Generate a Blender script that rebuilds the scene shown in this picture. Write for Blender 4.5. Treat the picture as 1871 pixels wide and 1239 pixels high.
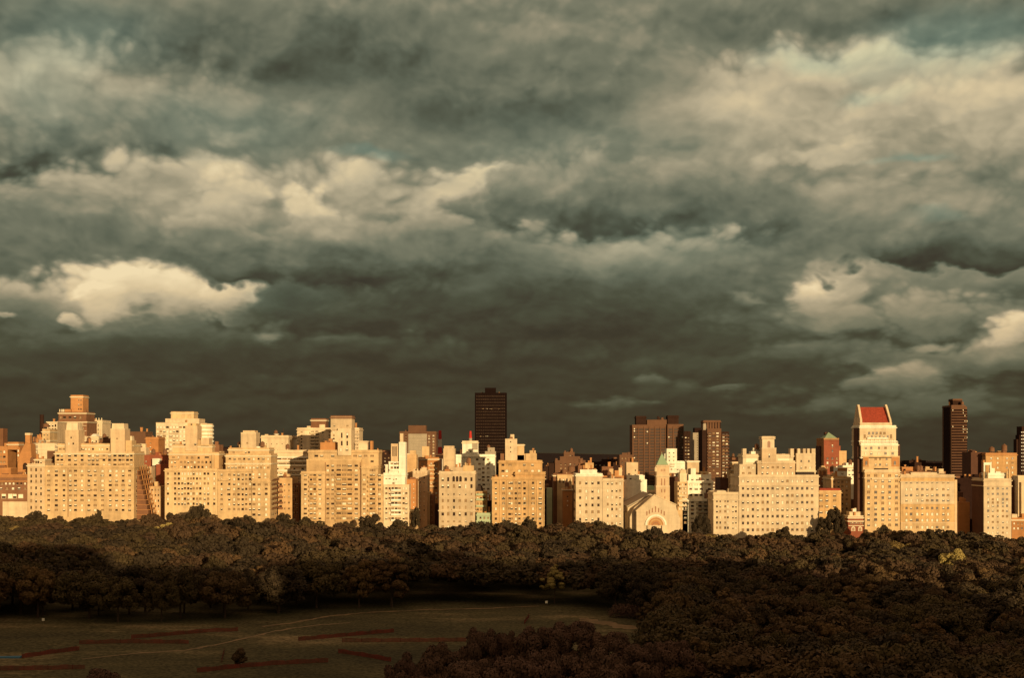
import bpy, math, random
import numpy as np
from mathutils import Vector
R = math.radians
rnd = random.Random(7)
for o in list(bpy.data.objects): bpy.data.objects.remove(o)
SC = bpy.context.scene
COL = SC.collection

# ------------------------------------------------------------------ camera
F = 2380.0; CX = 935.5; HY = 817.0; CAMZ = 65.0     # focal length in photo pixels, axis, eye height (m)
cd = bpy.data.cameras.new('camera'); cam = bpy.data.objects.new('camera', cd); COL.objects.link(cam)
cam.location = (0, 0, CAMZ); cam.rotation_euler = (R(90), 0, 0)
cd.sensor_width = 36; cd.lens = 36 * F / 1871; cd.shift_y = (HY - 619.5) / 1871
cd.clip_start = 1; cd.clip_end = 20000
SC.camera = cam

# ------------------------------------------------------------------ sun and view
SUN_EL, SUN_AZ = 7.0, 22.0        # the sun stands behind the viewer, a little to the right
sl = bpy.data.lights.new('sun', 'SUN'); sl.energy = 5.0; sl.angle = R(0.5); sl.color = (1.0, 0.725, 0.375)
so = bpy.data.objects.new('sun', sl); COL.objects.link(so)
sdir = Vector((math.sin(R(SUN_AZ)) * math.cos(R(SUN_EL)), -math.cos(R(SUN_AZ)) * math.cos(R(SUN_EL)), math.sin(R(SUN_EL))))
so.rotation_euler = sdir.to_track_quat('Z', 'Y').to_euler(); so.location = (300, -700, 300)
SC.view_settings.view_transform = 'Standard'; SC.view_settings.look = 'None'
SC.view_settings.exposure = 0; SC.view_settings.gamma = 1; SC.view_settings.use_curve_mapping = False
SC.cycles.max_bounces = 5; SC.cycles.diffuse_bounces = 2; SC.cycles.glossy_bounces = 2

# ------------------------------------------------------------------ sky: storm clouds over a NISHITA sky
def lin(c):
    return tuple(((v / 255) / 12.92 if v / 255 <= .04045 else ((v / 255 + .055) / 1.055) ** 2.4) for v in c) + (1,)

W = bpy.data.worlds.new('World'); SC.world = W; W.use_nodes = True
NT = W.node_tree; NT.nodes.clear()
def nd(t, **k):
    n = NT.nodes.new(t)
    for a, v in k.items(): setattr(n, a, v)
    return n
def sock(n, i, v):
    if hasattr(v, 'is_linked') or hasattr(v, 'links'): NT.links.new(v, n.inputs[i])
    else: n.inputs[i].default_value = v
def ma(op, a, b=0.0, c=0.0, clamp=False):
    n = nd('ShaderNodeMath', operation=op, use_clamp=clamp)
    sock(n, 0, a); sock(n, 1, b)
    if op in ('MULTIPLY_ADD',): sock(n, 2, c)
    return n.outputs[0]
def vm(op, a, b=(0, 0, 0)):
    n = nd('ShaderNodeVectorMath', operation=op); sock(n, 0, a)
    sock(n, 1, b); return n.outputs['Value' if op in ('LENGTH', 'DISTANCE', 'DOT_PRODUCT') else 'Vector']
def noise(vec, scale, detail=4, rough=.55, dist=0.0):
    n = nd('ShaderNodeTexNoise'); sock(n, 'Vector', vec)
    n.inputs['Scale'].default_value = scale; n.inputs['Detail'].default_value = detail
    n.inputs['Roughness'].default_value = rough; n.inputs['Distortion'].default_value = dist
    return n
def ramp(fac, stops, interp='LINEAR'):
    n = nd('ShaderNodeValToRGB'); sock(n, 0, fac); r = n.color_ramp; r.interpolation = interp
    while len(r.elements) < len(stops): r.elements.new(.5)
    for e, (p, c) in zip(r.elements, stops): e.position = p; e.color = c
    return n.outputs[0]

tc = nd('ShaderNodeTexCoord'); sep = nd('ShaderNodeSeparateXYZ'); NT.links.new(tc.outputs['Generated'], sep.inputs[0])
az = ma('MULTIPLY', ma('ARCTAN2', sep.outputs[0], sep.outputs[1]), 57.2958)
el = ma('MULTIPLY', ma('ARCSINE', sep.outputs[2]), 57.2958)
cmb = nd('ShaderNodeCombineXYZ'); sock(cmb, 0, az); sock(cmb, 1, el); P = cmb.outputs[0]
# cloud fields are flatter towards the horizon: noise space stretched with elevation
elw = ma('MULTIPLY', ma('POWER', ma('MAXIMUM', ma('ADD', el, 2.0), .1), .62), 6.4)
cm2 = nd('ShaderNodeCombineXYZ'); sock(cm2, 0, az); sock(cm2, 1, elw); Q = cm2.outputs[0]
def centred(n, s):
    return vm('MULTIPLY', vm('SUBTRACT', n.outputs['Color'], (.5, .5, .5)), s)
n1 = noise(Q, .17, 2, .5); n2 = noise(vm('ADD', Q, (31, 7, 5)), .42, 6, .52)
Pw = vm('ADD', vm('ADD', P, centred(n1, (5.0, 2.2, 0))), centred(n2, (2.0, 1.5, 0)))     # soft, billowing
Pc = vm('ADD', vm('ADD', P, centred(n1, (1.5, .8, 0))), centred(n2, (1.8, 1.3, 0)))     # ragged edges
PwS = nd('ShaderNodeSeparateXYZ'); sock(PwS, 0, Pw); PcS = nd('ShaderNodeSeparateXYZ'); sock(PcS, 0, Pc)
def sky_dir(px, py):
    a = math.atan2(px - CX, F); e = math.atan2(HY - py, math.hypot(F, px - CX))
    return math.degrees(a), math.degrees(e)
D = math.degrees(1 / F)
def blob(total, px, py, rx, ry, amp, hard=0.0, rot=0.0, space=None):
    a, e = sky_dir(px, py)
    c = nd('ShaderNodeCombineXYZ'); q = space if space is not None else PwS     # z carries the running total: it keeps the nodes in one chain
    sock(c, 0, q.outputs[0]); sock(c, 1, q.outputs[1]); sock(c, 2, total)
    m = nd('ShaderNodeMapping', vector_type='TEXTURE'); sock(m, 0, c.outputs[0])
    m.inputs['Location'].default_value = (a, e, 0); m.inputs['Rotation'].default_value = (0, 0, R(rot))
    m.inputs['Scale'].default_value = (rx * D, ry * D, 1e6)
    ln = vm('LENGTH', m.outputs[0])
    r = nd('ShaderNodeMapRange', interpolation_type='SMOOTHSTEP'); sock(r, 0, ln)
    r.inputs[1].default_value = hard; r.inputs[2].default_value = 1.25 + (1 - hard) * .35
    r.inputs[3].default_value = amp; r.inputs[4].default_value = 0
    return ma('ADD', total, r.outputs[0])
def g(v): return (v, v, v, 1)
def vor(vec, scale, sm=.35):
    n = nd('ShaderNodeTexVoronoi', feature='SMOOTH_F1'); sock(n, 'Vector', vec); n.inputs['Scale'].default_value = scale; n.inputs['Smoothness'].default_value = sm; n.inputs['Detail'].default_value = 0
    return n.outputs['Distance']
def billow(off):
    v = vm('ADD', Qb, off)
    a = ma('MULTIPLY_ADD', vor(v, .95, .3), .5, vor(v, .34, .4)); return ma('MULTIPLY_ADD', vor(v, 2.4, .3), .22, a)
Qb = vm('ADD', vm('ADD', Q, centred(n1, (2.0, 1.5, 0))), centred(n2, (.9, .9, 0)))
V0 = billow((11, 4, 0)); V1 = billow((10.75, 4.75, 0))
Vd = ma('SUBTRACT', V0, .88)
def puff(total, px, py, rx, ry, top, bot, soft=.35, op=1.0, rot=0.0, scal=1.0, space=None):
    """one cloud in front of those before it: lit at its top, dark at its base"""
    a, e = sky_dir(px, py); q = space or PcS
    c = nd('ShaderNodeCombineXYZ'); sock(c, 0, q.outputs[0]); sock(c, 1, q.outputs[1]); sock(c, 2, total)
    m = nd('ShaderNodeMapping', vector_type='TEXTURE'); sock(m, 0, c.outputs[0])
    m.inputs['Location'].default_value = (a, e, 0); m.inputs['Rotation'].default_value = (0, 0, R(rot)); m.inputs['Scale'].default_value = (rx * D, ry * D, 1e6)
    ln = ma('MULTIPLY_ADD', Vd, min(.95, 1.15 / (ry * D)) * scal, vm('LENGTH', m.outputs[0])); r = nd('ShaderNodeMapRange', interpolation_type='SMOOTHSTEP'); sock(r, 0, ln)
    r.inputs[1].default_value = 1 - soft; r.inputs[2].default_value = 1 + soft * .5; r.inputs[3].default_value = op; r.inputs[4].default_value = 0
    sp = nd('ShaderNodeSeparateXYZ'); NT.links.new(m.outputs[0], sp.inputs[0]); v = nd('ShaderNodeMapRange', interpolation_type='SMOOTHSTEP'); sock(v, 0, sp.outputs[1])
    v.inputs[1].default_value = -1; v.inputs[2].default_value = .95; v.inputs[3].default_value = bot; v.inputs[4].default_value = top
    x = nd('ShaderNodeMix', data_type='FLOAT'); sock(x, 0, r.outputs[0]); sock(x, 2, total); sock(x, 3, v.outputs[0]); return x.outputs[0]
L = ramp(ma('DIVIDE', el, 30.0, clamp=True), [(0, g(.215)), (.10, g(.225)), (.16, g(.265)), (.24, g(.34)), (.34, g(.42)), (.46, g(.42)), (.62, g(.40)), (.78, g(.40)), (1, g(.54))])  # last stop brightens the unseen deck overhead to lift the park shade
for p in [  # (direction, size, brightness of top and base, edge softness, opacity), back to front
    (1450, 20, 330, 60, .40, .33, .8), (760, 30, 400, 60, .44, .38, .9, .8), (60, 60, 200, 70, .38, .34, .8, .8),
    (1480, 240, 430, 150, .60, .39, .22), (1320, 230, 200, 85, .62, .47, .4), (1490, 145, 130, 50, .64, .50, .4, .9), (1655, 195, 120, 46, .66, .48, .35, .9), (1850, 230, 120, 90, .62, .44, .4),
    (1640, 300, 240, 60, .54, .42, .6, .7), (1500, 285, 90, 20, .62, .55, .5, .8), (1000, 270, 330, 90, .42, .40, .7, .9), (900, 135, 380, 110, .44, .29, .55, .95), (520, 85, 380, 82, .36, .29, .45, .95),
    (130, 225, 340, 132, .54, .21, .28), (80, 190, 200, 80, .56, .43, .6, .8), (430, 240, 250, 70, .43, .38, .6, .8), (520, 300, 160, 45, .46, .38, .5, .7),
    (540, 400, 500, 108, .56, .33, .24), (430, 362, 90, 42, .70, .54, .5, .8), (545, 362, 80, 46, .80, .54, .4, .95), (655, 330, 65, 28, .66, .50, .5, .8), (830, 352, 120, 48, .66, .48, .35, .9), (735, 358, 44, 11, .42, .36, .9, .6, 24),
    (150, 400, 230, 70, .50, .32, .6, .7), (1640, 380, 220, 70, .52, .40, .6, .8), (1400, 400, 150, 60, .46, .36, .5, .8),
    (1000, 410, 170, 60, .44, .32, .5, .7), (1120, 375, 280, 78, .46, .23, .2), (1370, 390, 120, 60, .38, .27, .5, .8),
    (1120, 490, 290, 76, .54, .28, .3), (1075, 450, 60, 30, .52, .42, .5, .7), (1330, 500, 220, 60, .40, .29, .6, .8),
    (250, 540, 185, 66, .82, .42, .4, .95), (165, 560, 50, 45, .88, .66, .3), (420, 552, 70, 50, .76, .48, .25, .9), (230, 575, 120, 50, .62, .48, .5, .8), (50, 560, 95, 60, .60, .30, .35, .9), (40, 570, 70, 45, .40, .28, .5, .8),
    (640, 462, 325, 72, .50, .20, .18), (390, 472, 60, 44, .42, .27, .3, .8), (850, 470, 200, 60, .42, .26, .5, .8), (545, 556, 70, 36, .34, .28, .35, .9),
    (1050, 580, 320, 70, .27, .20, .5, .9), (800, 598, 440, 78, .25, .185, .5, .95), (330, 632, 430, 42, .33, .21, .45, .9), (700, 650, 500, 30, .235, .20, .6, .9), (250, 705, 420, 22, .25, .205, .6, .8),
    (1720, 510, 280, 60, .48, .35, .4), (1480, 580, 200, 50, .36, .29, .5, .8), (1515, 530, 78, 26, .76, .48, .5, .9, 8), (1580, 500, 60, 24, .56, .44, .5, .7), (1745, 446, 190, 52, .42, .20, .22), (1620, 452, 50, 26, .38, .29, .35, .9),
    (1378, 548, 34, 11, .50, .38, .9, .75, -15), (1690, 585, 270, 50, .50, .32, .4, .95), (1855, 608, 65, 34, .80, .50, .5, .9, 10), (1740, 655, 200, 26, .44, .29, .4, .9), (1700, 630, 60, 12, .58, .46, .6, .8),
    (1640, 692, 85, 24, .58, .36, .8, .85, 14), (1560, 658, 26, 9, .50, .42, .6, .8), (1500, 640, 180, 28, .38, .28, .5, .8), (1190, 692, 40, 18, .38, .24, .6, .85), (1262, 700, 50, 14, .31, .24, .7, .8), (1230, 712, 120, 14, .28, .22, .7, .8), (1335, 706, 45, 9, .35, .28, .5, .9),
    (1110, 735, 90, 13, .37, .26, .7, .8), (1300, 660, 200, 20, .29, .245, .6, .8), (1450, 745, 120, 10, .32, .27, .7, .7), (1660, 735, 240, 36, .37, .28, .7, .85), (501, 622, 26, 11, .50, .36, .9, .8), (14, 577, 22, 7, .58, .46, .5, .9), (128, 584, 16, 10, .62, .5, .5, .9)]:
    L = puff(L, *p)
flat = ramp(ma('DIVIDE', el, 30.0, clamp=True), [(0, g(.04)), (.12, g(.08)), (.3, g(.20)), (.5, g(.20))])
Qw = vm('ADD', Q, centred(n1, (3.0, 2.0, 0)))
def relief(L, off, scale, det, rough, dx, dy, amt):       # lit flank minus shaded flank of a cloud field: billows
    a_ = noise(vm('ADD', Qw, off), scale, det, rough).outputs['Fac']
    b_ = noise(vm('ADD', Qw, (off[0] + dx, off[1] + dy, off[2])), scale, det, rough).outputs['Fac']
    return ma('MULTIPLY_ADD', ma('SUBTRACT', a_, b_), ma('MULTIPLY', flat, amt), L)
L = ma('MULTIPLY_ADD', ma('SUBTRACT', V1, V0), ma('MULTIPLY', flat, .52), L)
L = ma('MULTIPLY_ADD', Vd, ma('MULTIPLY', flat, -.16), L)
L = relief(L, (9, 33, 4), .7, 4, .5, -.12, .34, .34)
L = ma('MAXIMUM', ma('MULTIPLY_ADD', L, 1.30, -.068), .16)
cloud = ramp(L, [(.10, lin((42, 37, 29))), (.20, lin((59, 54, 41))), (.28, lin((72, 74, 57))), (.36, lin((93, 97, 79))), (.46, lin((121, 121, 99))),
                 (.56, lin((156, 147, 120))), (.66, lin((188, 174, 142))), (.78, lin((218, 198, 157))), (.92, lin((242, 222, 178)))])
teal = ma('MULTIPLY', L, 0.0001)
for b in [(160, 60, 160, 60, .5), (70, 170, 120, 80, .4), (1750, 70, 160, 60, .8, .2), (1480, 100, 90, 26, .6), (680, 285, 60, 10, .7), (1640, 285, 50, 8, .8),
          (400, 230, 200, 60, .35), (1600, 170, 60, 12, .5), (1720, 400, 60, 12, .5), (530, 545, 60, 30, .3), (1200, 450, 200, 50, .25), (1000, 280, 300, 60, .2)]:
    teal = blob(teal, *b)
nis = nd('ShaderNodeTexSky', sky_type='NISHITA', sun_disc=False, sun_elevation=R(SUN_EL), sun_rotation=R(180 - SUN_AZ), air_density=1.0, dust_density=2.0)
nb = nd('ShaderNodeVectorMath', operation='SCALE'); NT.links.new(nis.outputs[0], nb.inputs[0]); nb.inputs['Scale'].default_value = 0.09
mixt = nd('ShaderNodeMix', data_type='RGBA', blend_type='MULTIPLY'); sock(mixt, 0, ma('MULTIPLY', teal, .9, clamp=True)); NT.links.new(cloud, mixt.inputs[6]); mixt.inputs[7].default_value = (.80, 1.10, 1.16, 1)
mx = nd('ShaderNodeMix', data_type='RGBA'); sock(mx, 0, ma('MULTIPLY_ADD', teal, .10, .03, clamp=True)); NT.links.new(mixt.outputs[2], mx.inputs[6]); NT.links.new(nb.outputs[0], mx.inputs[7])
# the unseen deck overhead gets a rosy fill tone for the park shade, low distant clouds a peach one
def tint(src, e0, e1, col):
    r_ = nd('ShaderNodeMapRange'); sock(r_, 0, el); r_.inputs[1].default_value = e0; r_.inputs[2].default_value = e1
    t_ = nd('ShaderNodeMix', data_type='RGBA', blend_type='MULTIPLY'); sock(t_, 0, r_.outputs[0]); NT.links.new(src, t_.inputs[6]); t_.inputs[7].default_value = col; return t_.outputs[2]
sky_c = tint(tint(mx.outputs[2], 24, 38, (1.22, .88, .76, 1)), 9, 1, (1.06, .96, .88, 1))
# warm light low in the west, behind the viewer, where the sun comes through
west = nd('ShaderNodeMapRange', interpolation_type='SMOOTHSTEP'); sock(west, 0, vm('DOT_PRODUCT', tc.outputs['Generated'], tuple(sdir)))
west.inputs[1].default_value = .93; west.inputs[2].default_value = 1.0; west.inputs[3].default_value = 0; west.inputs[4].default_value = 1
mw = nd('ShaderNodeMix', data_type='RGBA', blend_type='ADD'); sock(mw, 0, west.outputs[0]); NT.links.new(sky_c, mw.inputs[6]); mw.inputs[7].default_value = (.5, .30, .13, 1)
bg = nd('ShaderNodeBackground'); NT.links.new(mw.outputs[2], bg.inputs[0]); bg.inputs[1].default_value = 1.0
out = nd('ShaderNodeOutputWorld'); NT.links.new(bg.outputs[0], out.inputs[0])
W.cycles.sampling_method = 'MANUAL'; W.cycles.sample_map_resolution = 256

# ------------------------------------------------------------------ materials
MATS = {}
def mat(name, c, rough=.85, var=.16, scale=.12, streak=.0, spec=.2, metal=0.0, c2=None, coat=None, emit=0, bump=0):
    if name in MATS: return MATS[name]
    m = bpy.data.materials.new(name); m.use_nodes = True; nt = m.node_tree; b = nt.nodes['Principled BSDF']
    b.inputs['Roughness'].default_value = rough; b.inputs['Specular IOR Level'].default_value = spec; b.inputs['Metallic'].default_value = metal
    ge = nt.nodes.new('ShaderNodeNewGeometry'); no = nt.nodes.new('ShaderNodeTexNoise'); no.inputs['Scale'].default_value = scale; no.inputs['Detail'].default_value = 8; no.inputs['Roughness'].default_value = .78
    nt.links.new(ge.outputs['Position'], no.inputs['Vector'])
    oi = nt.nodes.new('ShaderNodeObjectInfo')
    mp = nt.nodes.new('ShaderNodeMapping'); mp.inputs['Scale'].default_value = (.35, .35, .045); nt.links.new(ge.outputs['Position'], mp.inputs[0])
    n2 = nt.nodes.new('ShaderNodeTexNoise'); n2.inputs['Scale'].default_value = 1; n2.inputs['Detail'].default_value = 4; nt.links.new(mp.outputs[0], n2.inputs['Vector'])
    mi = nt.nodes.new('ShaderNodeMath'); mi.operation = 'MULTIPLY_ADD'; nt.links.new(n2.outputs['Fac'], mi.inputs[0]); mi.inputs[1].default_value = streak; nt.links.new(no.outputs['Fac'], mi.inputs[2])
    rp = nt.nodes.new('ShaderNodeValToRGB'); nt.links.new(mi.outputs[0], rp.inputs[0]); e = rp.color_ramp.elements
    lo = c2 or tuple(v * (1 - var * 1.6) for v in c); hi = tuple(min(.95, v * (1 + var)) for v in c)
    off = streak * .5
    e[0].position = .30 + off; e[0].color = (*lo, 1); e[1].position = .70 + off; e[1].color = (*hi, 1)
    nt.links.new(rp.outputs[0], b.inputs['Base Color'])
    m3 = nt.nodes.new('ShaderNodeMapping'); m3.inputs['Scale'].default_value = (.05, .05, .55); nt.links.new(ge.outputs['Position'], m3.inputs[0])
    n3_ = nt.nodes.new('ShaderNodeTexNoise'); n3_.inputs['Scale'].default_value = 1; n3_.inputs['Detail'].default_value = 3; nt.links.new(m3.outputs[0], n3_.inputs['Vector'])
    r3 = nt.nodes.new('ShaderNodeMapRange'); nt.links.new(n3_.outputs['Fac'], r3.inputs[0]); r3.inputs[1].default_value = .3; r3.inputs[2].default_value = .7; r3.inputs[3].default_value = .93; r3.inputs[4].default_value = 1.04
    sc_n = nt.nodes.new('ShaderNodeVectorMath'); sc_n.operation = 'SCALE'; nt.links.new(rp.outputs[0], sc_n.inputs[0]); nt.links.new(r3.outputs[0], sc_n.inputs['Scale']); nt.links.new(sc_n.outputs[0], b.inputs['Base Color'])
    MATS[name] = m; return m
def M(n): return MATS[n]
MARG = {}
def shade(n):      # neighbouring houses and storeys are built of slightly different batches of the same stone or brick
    if n not in ('cream_stone', 'tan_brick', 'gold_brick', 'limestone', 'orange_brick', 'brown_brick'): return n
    v = rnd.choice((0, 0, 1, 2, 3, 4))
    if not v: return n
    nn = n + '_batch_%d' % v
    if nn not in MATS:
        m = MATS[n].copy(); m.name = nn; f = (1.12, .88, .97, 1.05)[v - 1]; gq = (1.03, .97, .93, 1.0)[v - 1]
        for e in next(x for x in m.node_tree.nodes if x.type == 'VALTORGB').color_ramp.elements: c = e.color; e.color = (min(.86, c[0] * f), min(.8, c[1] * f * gq), min(.75, c[2] * f * gq * gq), 1)
        MATS[nn] = m
    return nn
mat('cream_stone', (.64, .50, .33), var=0.13, streak=0.70); mat('tan_brick', (.56, .39, .21), var=0.15, streak=0.75); mat('gold_brick', (.50, .315, .145), var=0.16, streak=0.75)
mat('orange_brick', (.46, .22, .085), var=.14, streak=.4); mat('red_brick', (.28, .085, .045), var=.15, streak=.4); mat('brown_brick', (.22, .105, .055), var=.15, streak=.4)
mat('white_brick', (.80, .76, .62), var=0.12, streak=0.75); mat('grey_stone', (.36, .30, .22), var=.12, streak=.4); mat('dark_brick_and_shade', (.10, .045, .028), var=.15, streak=.3)  # the dark brick also stands in for shaded flanks and gaps
mat('cloud_shade_panel', (.013, .007, .006), rough=.9, spec=.03, var=.15); mat('dim_brown', (.15, .075, .042), var=.12, streak=.3); mat('umber', (.040, .020, .014), spec=.05, var=.15)  # on the far towers these dark tones carry the cloud shadow
mat('limestone', (.60, .475, .32), var=0.13, streak=0.65); mat('dark_trim', (.05, .03, .02), var=.2); mat('blind', (.86, .78, .60), var=.05); mat('pale_trim', (.70, .60, .42), var=.05)
mat('glass', (.050, .028, .018), rough=.2, var=.2, spec=.5, scale=.5); mat('curtain', (.36, .23, .12), var=.15, scale=.5); mat('copper_green', (.28, .38, .24), var=.12); mat('mint_paint', (.40, .47, .31), var=.08)
mat('red_tile', (.33, .055, .028), var=.2, scale=.9, c2=(.16, .03, .018)); mat('tar_roof', (.05, .035, .028), var=.2); mat('tank_wood', (.20, .10, .055), var=.2, scale=1)
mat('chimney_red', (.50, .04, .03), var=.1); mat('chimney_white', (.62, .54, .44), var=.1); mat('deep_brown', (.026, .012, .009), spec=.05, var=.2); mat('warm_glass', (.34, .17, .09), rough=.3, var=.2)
mat('bark', (.09, .055, .035), var=.3, scale=2); mat('snow_fence', (.20, .034, .024), var=.3, scale=.25, c2=(.07, .035, .02)); mat('sign_white', (.9, .86, .7), var=.02); mat('tarp_blue', (.05, .14, .22), var=.1)
mat('asphalt', (.05, .045, .04), var=.15); mat('paving', (.22, .19, .15), var=.15); mat('dirt', (.19, .125, .066), var=.3, scale=.22, c2=(.075, .058, .026))
mat('park_wall_stone', (.2, .16, .12), var=.2, scale=.7); mat('awning_green', (.06, .12, .06), var=.1)

def leaf_mat(name, a, b_):
    m = bpy.data.materials.new(name); m.use_nodes = True; nt = m.node_tree; b = nt.nodes['Principled BSDF']
    b.inputs['Roughness'].default_value = .75; b.inputs['Specular IOR Level'].default_value = .15
    oi = nt.nodes.new('ShaderNodeObjectInfo'); ge = nt.nodes.new('ShaderNodeNewGeometry'); no = nt.nodes.new('ShaderNodeTexNoise')
    no.inputs['Scale'].default_value = .07; no.inputs['Detail'].default_value = 5; no.inputs['Roughness'].default_value = .75; nt.links.new(ge.outputs['Position'], no.inputs['Vector'])
    ad = nt.nodes.new('ShaderNodeMath'); ad.operation = 'MULTIPLY_ADD'; nt.links.new(oi.outputs['Random'], ad.inputs[0]); ad.inputs[1].default_value = .45; nt.links.new(no.outputs['Fac'], ad.inputs[2])
    rp = nt.nodes.new('ShaderNodeValToRGB'); nt.links.new(ad.outputs[0], rp.inputs[0]); e = rp.color_ramp.elements
    e[0].position = .38; e[0].color = (*a, 1); e[1].position = .98; e[1].color = (*b_, 1)
    nt.links.new(rp.outputs[0], b.inputs['Base Color']); MATS[name] = m; return m
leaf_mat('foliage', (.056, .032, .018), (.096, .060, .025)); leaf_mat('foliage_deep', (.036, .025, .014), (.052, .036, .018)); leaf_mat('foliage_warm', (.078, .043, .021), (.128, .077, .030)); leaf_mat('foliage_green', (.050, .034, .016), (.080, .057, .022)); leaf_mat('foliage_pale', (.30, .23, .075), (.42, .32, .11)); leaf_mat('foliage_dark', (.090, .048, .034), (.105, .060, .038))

def ground_mat():
    m = bpy.data.materials.new('park_grass'); m.use_nodes = True; nt = m.node_tree; b = nt.nodes['Principled BSDF']; b.inputs['Roughness'].default_value = 1; b.inputs['Specular IOR Level'].default_value = .05
    ge = nt.nodes.new('ShaderNodeNewGeometry')
    a = nt.nodes.new('ShaderNodeTexNoise'); a.inputs['Scale'].default_value = .018; a.inputs['Detail'].default_value = 9; a.inputs['Roughness'].default_value = .72; gm_ = nt.nodes.new('ShaderNodeMapping'); gm_.inputs['Scale'].default_value = (.5, 1.2, 1); nt.links.new(ge.outputs['Position'], gm_.inputs[0]); nt.links.new(gm_.outputs[0], a.inputs['Vector'])
    r = nt.nodes.new('ShaderNodeValToRGB'); nt.links.new(a.outputs['Fac'], r.inputs[0]); e = r.color_ramp.elements
    e[0].position = .38; e[0].color = (.046, .042, .024, 1); e[1].position = .68; e[1].color = (.20, .155, .085, 1); k = e.new(.53); k.color = (.074, .066, .034, 1)
    n = nt.nodes.new('ShaderNodeTexNoise'); n.inputs['Scale'].default_value = .9; n.inputs['Detail'].default_value = 5; nt.links.new(ge.outputs['Position'], n.inputs['Vector'])
    r2 = nt.nodes.new('ShaderNodeValToRGB'); nt.links.new(n.outputs['Fac'], r2.inputs[0]); r2.color_ramp.elements[0].position = .3; r2.color_ramp.elements[1].position = .7; r2.color_ramp.elements[0].color = (.45, .45, .45, 1); r2.color_ramp.elements[1].color = (1.5, 1.5, 1.5, 1)
    x = nt.nodes.new('ShaderNodeMix'); x.data_type = 'RGBA'; x.blend_type = 'MULTIPLY'; x.inputs[0].default_value = 1; nt.links.new(r.outputs[0], x.inputs[6]); nt.links.new(r2.outputs[0], x.inputs[7])
    nt.links.new(x.outputs[2], b.inputs['Base Color']); MATS['park_grass'] = m
ground_mat()

# ------------------------------------------------------------------ geometry helpers
SL = -0.02                                   # the land falls gently towards the right
def gz(X): return SL * X
def WX(px, Y): return (px - CX) * Y / F
def WZ(py, Y): return CAMZ - (py - HY) * Y / F
def G(px, py):
    Y = CAMZ / ((py - HY) / F + SL * (px - CX) / F)
    X = WX(px, Y); return Vector((X, Y, gz(X)))
BF = [(0, 3, 2, 1), (4, 5, 6, 7), (0, 1, 5, 4), (1, 2, 6, 5), (2, 3, 7, 6), (3, 0, 4, 7)]
class MB:
    def __init__(s): s.v = []; s.f = []; s.m = []
    def box(s, x0, x1, y0, y1, z0, z1, mi=0):
        n = len(s.v); s.v += [(x0, y0, z0), (x1, y0, z0), (x1, y1, z0), (x0, y1, z0), (x0, y0, z1), (x1, y0, z1), (x1, y1, z1), (x0, y1, z1)]
        s.f += [tuple(n + i for i in q) for q in BF]; s.m += [mi] * 6; return s
    def cyl(s, x, y, z0, z1, r0, r1=None, n=12, mi=0, cap=True):
        r1 = r0 if r1 is None else r1; k = len(s.v)
        for z, r in ((z0, r0), (z1, r1)):
            s.v += [(x + r * math.cos(2 * math.pi * i / n), y + r * math.sin(2 * math.pi * i / n), z) for i in range(n)]
        for i in range(n): s.f.append((k + i, k + (i + 1) % n, k + n + (i + 1) % n, k + n + i)); s.m.append(mi)
        s.f.append(tuple(k + n + i for i in range(n))); s.m.append(mi)
        s.f.append(tuple(k + n - 1 - i for i in range(n))); s.m.append(mi); return s
    def prism(s, pts, y0, y1, mi=0):
        n = len(s.v); k = len(pts)          # pts: (x, z) anticlockwise seen from the front (-y)
        s.v += [(x, y0, z) for x, z in pts] + [(x, y1, z) for x, z in pts]
        s.f.append(tuple(range(n, n + k))); s.f.append(tuple(range(n + 2 * k - 1, n + k - 1, -1))); s.m += [mi] * 2
        for i in range(k): j = (i + 1) % k; s.f.append((n + j, n + i, n + k + i, n + k + j)); s.m.append(mi)
        return s
    def pyr(s, x0, x1, y0, y1, z0, z1, mi=0, top=0.0):
        n = len(s.v); xm, ym = (x0 + x1) / 2, (y0 + y1) / 2; tx, ty = (x1 - x0) / 2 * top + .01, (y1 - y0) / 2 * top + .01
        s.v += [(x0, y0, z0), (x1, y0, z0), (x1, y1, z0), (x0, y1, z0), (xm - tx, ym - ty, z1), (xm + tx, ym - ty, z1), (xm + tx, ym + ty, z1), (xm - tx, ym + ty, z1)]
        s.f += [tuple(n + i for i in q) for q in BF]; s.m += [mi] * 6; return s
    def mesh(s, name, mats, off=(0, 0, 0)):
        me = bpy.data.meshes.new(name); ox, oy, oz = off
        me.from_pydata([(x - ox, y - oy, z - oz) for x, y, z in s.v], [], s.f)
        for m in mats: me.materials.append(M(m) if isinstance(m, str) else m)
        me.polygons.foreach_set('material_index', s.m); me.update(); return me
def link(name, me, parent=None, loc=(0, 0, 0)):
    o = bpy.data.objects.new(name, me); COL.objects.link(o); o.location = loc
    if parent: o.parent = parent
    return o
def tag(o, label=None, cat=None, group=None, kind=None):
    if label: o['label'] = label
    if cat: o['category'] = cat
    if group: o['group'] = group
    if kind: o['kind'] = kind
    return o
def empty(name, loc, label, cat, group=None):
    o = link(name, None, None, loc); o.empty_display_size = 1; return tag(o, label, cat, group)

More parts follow.
